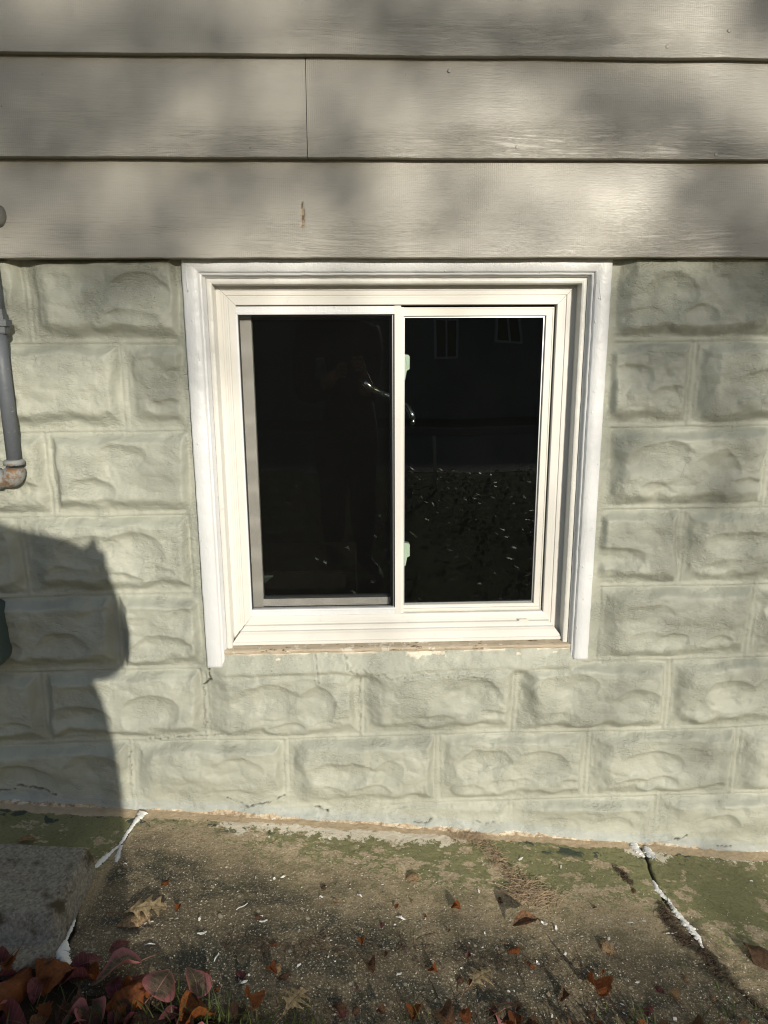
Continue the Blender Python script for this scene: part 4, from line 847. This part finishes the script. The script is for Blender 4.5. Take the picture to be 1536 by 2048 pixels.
MSTR2 = plain('dark_debris', (.07, .045, .028), .9, var=.6, sc=200)
straws('dry_needles', [pp((905, 1678), (950, 1675), (980, 1700), (1005, 1730), (1040, 1760), (1070, 1790))], 620, MSTR, 'strip of dry needles and seed fluff across the green paint', (.006, .026), .00055, .024, .008)
straws('dry_needles', [pp((1010, 1790), (1060, 1785), (1100, 1800)), pp((1040, 1770), (1060, 1800))], 300, MSTR, 'loose nest of dry grass below the needle strip', (.02, .075), .0006, .030, .010)
straws('root_debris', [pp((1325, 1810), (1335, 1840), (1360, 1872), (1378, 1890))], 190, MSTR2, 'dark rootlets and debris along the right joint', (.008, .04), .0007, .016, .008)
straws('root_debris', [pp((1232, 1735), (1262, 1768))], 130, MSTR2, 'small smear of dark seed debris left of the right joint', (.005, .02), .0006, .010, .005)
straws('dry_needles', [pp((1400, 1900), (1450, 1960), (1536, 2040))], 120, MSTR2, 'debris in the lower part of the right joint', (.008, .035), .0006, .014, .004)
straws('twig_debris', [pp((100, 1960), (400, 2020), (700, 2030), (1100, 2030), (1500, 2040)), pp((450, 1900), (800, 1900), (1200, 1950))], 650, MSTR2, 'thin twigs and stalks scattered over the front of the slab', (.01, .06), .0006, .05, .006)
def grass(name, spots, mat, label, flat=False):
    V = []; F = []
    for (x, y, z, n, h, spr) in spots:
        for i in range(n):
            bx, by = x+random.gauss(0, spr), y+random.gauss(0, spr); a = random.uniform(0, 6.28); hh = h*random.uniform(.35, 1.15); le = random.uniform(.15, .8)*hh; w = random.uniform(.0011, .0021); b = len(V); N = 6
            px_, py_ = -math.sin(a)*w, math.cos(a)*w
            for j in range(N):
                s = j/(N-1); cx, cy, cz = bx+math.cos(a)*le*s*s, by+math.sin(a)*le*s*s, z+hh*s*(1-.25*s*le/hh); k = (1-s)**.6
                V += [(cx-px_*k, cy-py_*k, cz), (cx+px_*k, cy+py_*k, cz)]
            F += [[b+2*j, b+2*j+1, b+2*j+3, b+2*j+2] for j in range(N-1)]
    obj(name, V, F, mat, None, True, label=label, kind='stuff')
gm = Mat('grass_blade', .5, .4); gc = gm.mix(gm.noise(25, 3), (.05, .085, .018), (.15, .19, .05)); gc = gm.mix(gm.rmp(gm.noise(60, 3), .6, .7), gc, (.25, .20, .09)); gm.col(gc)
tb = gm.n('BsdfTranslucent'); gm.put(tb.inputs[0], gc); mx = gm.n('MixShader'); mx.inputs[0].default_value = .35; gm.t.links.new(gm.b.outputs[0], mx.inputs[1]); gm.t.links.new(tb.outputs[0], mx.inputs[2]); gm.t.links.new(mx.outputs[0], gm.t.nodes['Material Output'].inputs[0])
sp = []
for px, py, n, h, s in ((60, 2062, 26, .06, .03), (230, 2062, 24, .06, .025), (380, 2040, 18, .08, .02), (300, 2058, 20, .06, .03), (540, 2062, 22, .06, .03), (420, 2060, 26, .075, .018), (455, 2035, 14, .07, .012), (500, 2050, 20, .055, .02), (110, 2050, 22, .05, .025), (180, 2060, 16, .045, .02), (590, 2055, 26, .04, .025), (640, 2058, 16, .035, .02), (870, 2060, 12, .045, .02), (820, 2062, 14, .04, .02), (1290, 2055, 18, .05, .015), (1250, 2060, 12, .05, .02), (1400, 2062, 10, .05, .02), (1480, 2030, 22, .03, .03), (20, 2050, 14, .05, .02), (340, 2055, 12, .05, .02), (1440, 1990, 12, .02, .02)):
    p = on_slab(px, py); sp.append((p[0], p[1], p[2]-.004, n, h, s))
for i in range(260):
    x = random.uniform(-.6, 2.0); y = random.uniform(-1.15, -.64); sp.append((x, y, float(slab_z(x, y))-.004, 10, .05, .02))
grass('grass', sp, gm.m, 'green grass blades growing in front of the slab')
sp = []
for i in range(3200):
    y = -1.1-4.5*random.random()**1.1; x = random.uniform(-2.5, 5.5); t = float(sst(-1.0, -4., np.array(y))); z = float(gz0(x)-.03)*(1-t)-.30*t; sp.append((x, y, z, 6, .06, .03))
grass('lawn_grass', sp, gm.m, 'grass of the lawn reflected in the right pane')
def lawn_leaves():
    V = []; F = []
    for i in range(2600):
        y = -1.0-4.6*random.random(); x = random.uniform(-2., 5.); t = float(sst(-1.0, -4., np.array(y))); z = float(gz0(x)-.03)*(1-t)-.30*t+.03+random.uniform(0, .02); s = random.uniform(.012, .030); a = random.uniform(0, 6.28); b = len(V)
        tx, ty = random.gauss(0, .5), random.gauss(0, .5)
        for u, v, w in ((-1, 0, .2), (-.3, .6, -.1), (.6, .4, .1), (1, 0, .3), (.5, -.5, 0), (-.4, -.6, .15)):
            du, dv = s*(u*math.cos(a)-v*math.sin(a)), s*(u*math.sin(a)+v*math.cos(a)); V.append((x+du, y+dv, z+w*s*.5+du*tx+dv*ty))
        F.append([b+k for k in range(6)])
    obj('lawn_leaves', V, F, plain('lawn_leaf', (.13, .10, .06), .5, .5, var=.5, sc=3), None, False, label='fallen leaves on the lawn behind the viewer, seen as glints in the right pane', kind='stuff')
lawn_leaves()

# ================================================================== things behind the viewer, seen in the reflection or as shadows
def post():
    m = MB(); x, y = 1.30, -4.55; m.tube([(x, y, -.34), (x, y, .20), (x, y, .235), (x, y, .24)], [.017, .017, .016, .008], 14); tag(m.build('marker_post', plain('white_plastic_post', (.72, .75, .70), .5), None, True), 'thin white marker post on the lawn, reflected in the right pane', 'post')
post()
def neighbour():
    root = empty('neighbour_house', (3, -26.5, -1.6), label='grey lap-sided house across the road, reflected at the top of the right pane', cat='house')
    Y = -26.3; wallm = Mat('neighbour_siding', .7, .3); wallm.col((.33, .34, .33)); wallm.bump(wallm.wave(8, None, 0, 0, 0, 'Z'), .02)
    m = MB(); m.box(-9, 17, -34, Y, -1.8, 4.6); m.build('wall', wallm.m, root)
    m = MB(); a = len(m.v); m.v += [(-9.5, Y+.5, 4.5), (17.5, Y+.5, 4.5), (17.5, -34.5, 4.5), (-9.5, -34.5, 4.5), (-9.5, -30.2, 6.6), (17.5, -30.2, 6.6)]; m.f += [[0, 1, 5, 4], [2, 3, 4, 5], [0, 4, 3], [1, 2, 5], [3, 2, 1, 0]]; m.build('roof', plain('shingle', (.08, .08, .085), .9), root)
    wm = plain('neighbour_trim', (.72, .73, .74), .5); gl = plain('neighbour_glass', (.02, .025, .03), .08)
    for (x, z0, z1, w) in ((4.05, .55, 2.25, .95), (6.45, 1.18, 2.3, .95), (-1.0, .6, 2.25, 1.), (-4., .6, 2.25, 1.), (10., .6, 2.2, 1.), (13.5, .6, 2.2, 1.)):
        m = MB(); m.strip([(x-w/2, z0), (x-w/2, z1), (x+w/2, z1), (x+w/2, z0)], [(0, Y), (0, Y+.06), (.09, Y+.06), (.09, Y)], closed=True); m.box(x-.035, x+.035, Y+.005, Y+.05, z0+.09, z1-.09); f = m.build('window', wm, root)
        m = MB(); m.box(x-w/2+.09, x+w/2-.09, Y-.02, Y+.012, z0+.09, z1-.09); m.build('pane', gl, f)
neighbour()

def trees():
    bark = plain('bark', (.09, .07, .05), .9, bump=.02, bsc=20)
    lf = Mat('autumn_foliage', .6, .3); lf.col(lf.mix(lf.noise(3), (.10, .075, .03), (.16, .07, .025)))
    def leafquad(V, F, c, s, r):
        n = np.array([r.gauss(0, 1) for _ in range(3)]); n /= np.linalg.norm(n); u = np.cross(n, (0, 0, 1.)); u /= np.linalg.norm(u)+1e-9; w = np.cross(n, u); b = len(V)
        for a, k in ((0, 1.), (70, .6), (140, .55), (180, .9), (220, .55), (290, .6)):
            q = math.radians(a); V.append(tuple(c+s*k*(math.cos(q)*u+math.sin(q)*w*.9)))
        F.append([b+k for k in range(6)])
    # shade tree whose low boughs dapple the siding. (px, py, radius in px, strength) of shade patches measured on the wall
    BL = [(330, 45, 75, 1), (430, 95, 60, 1), (200, 75, 55, .8), (620, 70, 45, 1.0), (680, 15, 35, .6), (820, 60, 75, 1), (920, 30, 60, .8), (1010, 75, 60, 1), (1110, 75, 60, 1), (1180, 25, 60, 1), (1060, 20, 30, .6), (110, 100, 40, .7),
          (50, 210, 90, 1), (120, 280, 70, .9), (270, 180, 70, 1), (280, 270, 50, .8), (440, 240, 55, .7), (470, 150, 45, .7), (690, 260, 65, 1), (820, 170, 70, .8), (930, 250, 40, .6), (1180, 150, 60, 1), (1270, 190, 90, 1), (1220, 265, 65, 1), (1360, 230, 50, .8), (1400, 300, 70, 1), (1010, 150, 50, .7), (1130, 230, 60, .9), (580, 270, 50, .7), (640, 190, 35, .6),
          (40, 400, 90, 1), (130, 460, 80, .8), (400, 360, 60, 1), (330, 440, 60, .8), (480, 350, 50, .8), (550, 360, 50, .9), (680, 380, 60, 1), (720, 440, 50, .8), (870, 340, 50, .6), (960, 400, 60, .8), (1060, 480, 50, .8), (1365, 385, 60, 1), (1450, 360, 60, .8), (1420, 455, 50, .9), (1105, 450, 35, .8), (620, 470, 40, .6), (500, 450, 50, .6), (1500, 440, 40, .5), (860, 470, 50, .7),
          (120, 590, 70, .6), (250, 640, 60, .7), (300, 560, 60, .7), (1300, 580, 80, .9), (1400, 650, 60, .8), (1250, 650, 50, .8), (1500, 600, 60, .8), (320, 780, 60, .45), (1420, 800, 60, .7), (1260, 860, 50, .5), (1480, 980, 60, .5), (330, 950, 50, .35), (1350, 1120, 50, .5), (1250, 1250, 50, .3), (1480, 1220, 50, .45), (1390, 940, 50, .5), (600, 1400, 50, .2), (900, 1440, 50, .2), (1200, 1440, 60, .25), (1450, 1560, 60, .3), (700, 560, 60, .5), (480, 570, 50, .4), (950, 575, 50, .3), (430, 700, 50, .4), (400, 620, 40, .4)]
    for px, py, rr_, st_ in ((1290, 700, 70, .8), (1420, 560, 70, .8), (1500, 700, 70, .8), (1350, 780, 60, .7), (1500, 850, 60, .7), (1300, 930, 60, .6), (1440, 1040, 70, .6), (1250, 1060, 50, .5), (1520, 1120, 60, .6), (1380, 1210, 60, .5), (1280, 1370, 60, .4), (1500, 1350, 60, .4), (200, 540, 60, .7), (110, 690, 60, .5), (330, 700, 50, .6), (1420, 1500, 50, .3), (30, 620, 60, .7)): BL.append((px, py, rr_, st_*.8))
    for i in range(26): BL.append((random.uniform(-700, 0), random.uniform(-100, 600), 80, .8)); BL.append((random.uniform(1540, 2300), random.uniform(-100, 700), 80, .8))
    for i in range(60): BL.append((random.uniform(-600, 2100), random.uniform(-1500, -60), 110, 1))
    # ground shade
    for px, py, r_, s_ in ((60, 2000, 60, 1), (180, 2020, 50, 1), (340, 1930, 60, .8), (520, 1960, 60, .8), (800, 2000, 70, .8), (1020, 2000, 60, .8), (1360, 1960, 70, .8), (1500, 1780, 60, .8), (1480, 1860, 60, .7), (620, 2040, 60, .8), (1300, 2040, 60, .8), (60, 1930, 50, .9)):
        BL.append((px, py, r_, -s_))
    r = random.Random(5); V = []; F = []; TW = MB(); cents = []
    for (px, py, rad, st) in BL:
        if st < 0: W = on_slab(px, py); st = -st
        else: W = wp(px, py, -.03); W = np.array([W[0], -.03, W[1]])
        T = r.uniform(13.0, 16.0); P = W+SUNV*T/math.cos(SUN_EL); R_ = rad/860; cents.append(P)
        for k in range(int(40*st*(R_/.08)**2*1.0)+2):
            a = r.uniform(0, 6.28); q = R_*math.sqrt(r.random())*1.05; s = r.uniform(.022, .040)
            side = np.array([math.cos(SUN_AZ), math.sin(SUN_AZ), 0]); c = P+side*math.cos(a)*q+np.array([0, 0, 1.])*math.sin(a)*q+SUNV*r.uniform(-.5, .5); leafquad(V, F, c, s, r)
        top = P+np.array([r.uniform(-.2, .4), r.uniform(-.3, .3), r.uniform(.5, 1.)]); TW.tube([P, (P+top)/2+np.array([.05, 0, 0]), top], [.003, .005, .007], 4)
    for k in range(6500):
        a, b, c = r.gauss(0, 1), r.gauss(0, 1), r.gauss(0, 1); n = math.sqrt(a*a+b*b+c*c); q = r.random()**.4; P = np.array([6.0+3.4*a/n*q, -14.6+2.6*b/n*q, 9.8+2.6*abs(c)/n*q-.7]); leafquad(V, F, P, r.uniform(.05, .09), r)
    root = empty('shade_tree', (9.4, -15.6, -.4), label='large tree beyond the road whose low boughs dapple the siding with shade', cat='tree')
    D0 = np.array([1.2, -3.2, .9]); m = MB(); m.tube([np.array(p)+D0 for p in ((8.2, -12.4, -2.2), (8.15, -12.4, 1.5), (7.8, -12.3, 4), (6.6, -12, 6.6), (5.2, -11.7, 8.8), (4.6, -11.6, 10.5))], [.28, .21, .18, .13, .08, .03], 12)
    for (x, y, z) in ((3.2, -11.2, 6.8), (2.4, -10.8, 7.6), (6.2, -11.0, 6.7), (8.5, -12.8, 8.), (4.9, -11.4, 6.6), (9.8, -11.6, 7.4)): m.tube([np.array(p)+D0 for p in ((7.2, -12.1, 5.4), ((7.2+x)/2, (y-12.1)/2, (z+5.4)/2+.3), (x, y, z))], [.09, .05, .02], 8)
    m.build('trunk', bark, root, True); cr = obj('crown', V, F, lf.m, root, False); TW.build('twigs', bark, cr)
    # two plain yard trees further right and left for the surroundings
    for (x, y, h, lab) in ((-7, -14, 6.5, 'round tree beyond the road far to the left, behind the viewer'), (16, -13, 6.0, 'round tree beyond the road far to the right, behind the viewer')):
        rt = empty('tree', (x, y, -.6), label=lab, cat='tree'); m = MB(); m.tube([(x, y, -1), (x+.1, y, 1.6), (x, y+.1, h*.8)], [.2, .15, .05], 10); m.build('trunk', bark, rt, True); V = []; F = []
        for k in range(2500):
            a, b, c = r.gauss(0, 1), r.gauss(0, 1), r.gauss(0, 1); n = math.sqrt(a*a+b*b+c*c); q = r.random()**.4*(1+.25*math.sin(a*5+b*3)); leafquad(V, F, np.array([x+2.2*a/n*q, y+2.2*b/n*q, h*.68+1.8*c/n*q]), r.uniform(.08, .14), r)
        obj('crown', V, F, lf.m, rt, False)
trees()

# ------------------------------------------------------------------ the photographer (behind the camera, seen only as the shadow at lower left)
def skin(name, verts, edges, rads, mat, parent, sub=2, root_i=0):
    me = bpy.data.meshes.new(name); me.from_pydata(verts, edges, []); me.update(); o = bpy.data.objects.new(name, me); COL.objects.link(o)
    md = o.modifiers.new('skin', 'SKIN'); md.use_smooth_shade = True; md.branch_smoothing = .6
    for i, v in enumerate(me.skin_vertices[0].data): v.radius = rads[i] if hasattr(rads[i], '__len__') else (rads[i], rads[i]); v.use_root = (i == root_i)
    sb = o.modifiers.new('sub', 'SUBSURF'); sb.levels = sub; sb.render_levels = sub
    dg = bpy.context.evaluated_depsgraph_get(); me2 = bpy.data.meshes.new_from_object(o.evaluated_get(dg)); bpy.data.objects.remove(o)
    me2.name = name; me2.materials.clear(); [me2.materials.append(x) for x in (mat if isinstance(mat, list) else [mat])]
    o = bpy.data.objects.new(name, me2); COL.objects.link(o)
    if parent is not None: o.parent = parent; o.matrix_parent_inverse = parent.matrix_world.inverted()
    return o
def person():
    bx, by, gz = .42, -2.10, -.300
    J = {}; V = []; E = []; R_ = []
    def add(n, p, r, par=None):
        J[n] = len(V); V.append(p); R_.append(r)
        if par is not None: E.append((J[par], J[n]))
    add('pel', (bx+.13, by, gz+.96), (.19, .13)); add('waist', (bx+.150, by, gz+1.12), (.185, .13), 'pel'); add('chest', (bx+.125, by+.0, gz+1.30), (.195, .13), 'waist'); add('uch', (bx+.075, by+.01, gz+1.42), (.13, .10), 'chest')
    add('neck', (bx, by+.03, gz+1.50), (.055, .055), 'uch'); add('skull0', (bx, by+.06, gz+1.57), (.062, .07), 'neck'); add('skull1', (bx, by+.055, gz+1.65), (.078, .095), 'skull0'); add('skull2', (bx, by+.045, gz+1.72), (.062, .075), 'skull1')
    for s, sg in (('R', 1), ('L', -1)):
        add('sh'+s, (bx+.085+sg*.175, by+.0, gz+1.42), .078, 'uch')
        if s == 'R': add('elR', (.655, by+.17, gz+1.065), .068, 'shR'); add('foR', (.655, by+.29, gz+1.10), .045, 'elR'); add('wrR', (.628, -1.745, gz+1.185), .027, 'foR'); add('haR', (.612, -1.733, gz+1.225), (.038, .016), 'wrR')
        else: add('elL', (.33, by+.12, gz+1.06), .062, 'shL'); add('foL', (.42, by+.24, gz+1.10), .050, 'elL'); add('wrL', (.485, -1.765, gz+1.17), .026, 'foL'); add('haL', (.525, -1.738, gz+1.195), (.034, .016), 'wrL')
        add('hip'+s, (bx+.14+sg*.10, by, gz+.88), .105, 'pel'); add('th'+s, (bx+.13+sg*.085, by, gz+.70), .115, 'hip'+s); add('kn'+s, (bx+.13+sg*.085, by+.02, gz+.50), .085, 'th'+s); add('ca'+s, (bx+.13+sg*.085, by-.01, gz+.34), .08, 'kn'+s); add('an'+s, (bx+.13+sg*.085, by-.02, gz+.10), .042, 'ca'+s); add('fo'+s, (bx+.15+sg*.15, by+.09, gz+.045), (.045, .035), 'an'+s); add('to'+s, (bx+.15+sg*.155, by+.19, gz+.03), (.040, .022), 'fo'+s)
    # fingers as chains rooted in the palms
    for s, P, di in (('R', (.612, -1.733, gz+1.225), -1), ('L', (.525, -1.738, gz+1.195), 1)):
        for f, (dz, ln) in enumerate(((.030, .9), (.012, 1.), (-.006, .95), (-.024, .8))):
            a = (P[0]+.010*-di, P[1], P[2]+dz); add(f'{s}{f}a', a, .009, 'ha'+s); add(f'{s}{f}b', (a[0]+di*.006, P[1]+.020, a[2]+.002), .0085, f'{s}{f}a'); add(f'{s}{f}c', (a[0]+di*.030*ln, P[1]+.028, a[2]+.003), .008, f'{s}{f}b'); add(f'{s}{f}d', (a[0]+di*.046*ln, P[1]+.027, a[2]+.003), .007, f'{s}{f}c')
        add(s+'t1', (P[0], P[1]-.014, P[2]+.025), .010, 'ha'+s); add(s+'t2', (P[0]+di*.02, P[1]-.015, P[2]+.045), .009, s+'t1')
    cloth = plain('dark_clothes', (.03, .032, .04), .8); sk = plain('skin', (.50, .32, .24), .5); shoe = plain('shoe', (.05, .045, .04), .6)
    root = skin('person', V, E, R_, [cloth, sk, shoe], None); me = root.data
    for p in me.polygons:
        c = p.center; z = c.z-gz
        p.material_index = 1 if (z > 1.475 and abs(c.x-bx) < .12) or (c.y > -1.79 and z > .9) else (2 if z < .10 else 0)
    tag(root, 'person in dark clothes holding up a phone, visible only as the shadow at left', 'person')
    skm = [(bx+.0, by+.155, gz+1.645, .014, .02), ]
    m = MB(); m.tube([(bx, by+.135, gz+1.665), (bx, by+.158, gz+1.645), (bx, by+.166, gz+1.632), (bx, by+.140, gz+1.622)], [.008, .011, .013, .006], 8); m.build('nose', sk, root, True)
    for sg in (-1, 1):
        m = MB(); m.tube([(bx+sg*.030, by+.128, gz+1.665), (bx+sg*.030, by+.141, gz+1.665), (bx+sg*.030, by+.146, gz+1.665)], [.012, .011, .004], 10); m.build('eye', plain('eye_white', (.6, .6, .6), .2), root, True)
        m = MB(); m.tube([(bx+sg*.074, by+.05, gz+1.63), (bx+sg*.088, by+.045, gz+1.65), (bx+sg*.086, by+.042, gz+1.675), (bx+sg*.075, by+.05, gz+1.68)], [.006, .008, .008, .005], 8); m.build('ear', sk, root, True)
    m = MB(); m.tube([(bx-.025, by+.136, gz+1.598), (bx, by+.145, gz+1.596), (bx+.025, by+.136, gz+1.598)], [.003, .006, .003], 8); m.build('mouth', plain('lips', (.40, .18, .15), .5), root, True)
    skin('hair', [(bx, by+.01, gz+1.64), (bx, by+.01, gz+1.70), (bx, by+.04, gz+1.745), (bx, by+.08, gz+1.75)], [(0, 1), (1, 2), (2, 3)], [.085, .088, .072, .055], plain('dark_hair', (.025, .018, .012), .6), root)
    ph = MB(); ph.bbox(.547, .6205, -1.7245, -1.7165, .863, 1.0085, .003); pm = ph.build('phone', plain('dark_phone', (.02, .02, .022), .3)); tag(pm, 'dark phone held upright by the person at the camera position', 'phone')
    l = MB()
    for x, z in ((.6105, .9967), (.6105, .972), (.590, .984)): l.tube([(x, -1.7168, z), (x, -1.7145, z)], .0068, 16)
    l.build('lens', plain('lens_glass', (.01, .01, .012), .05), pm, True)
person()
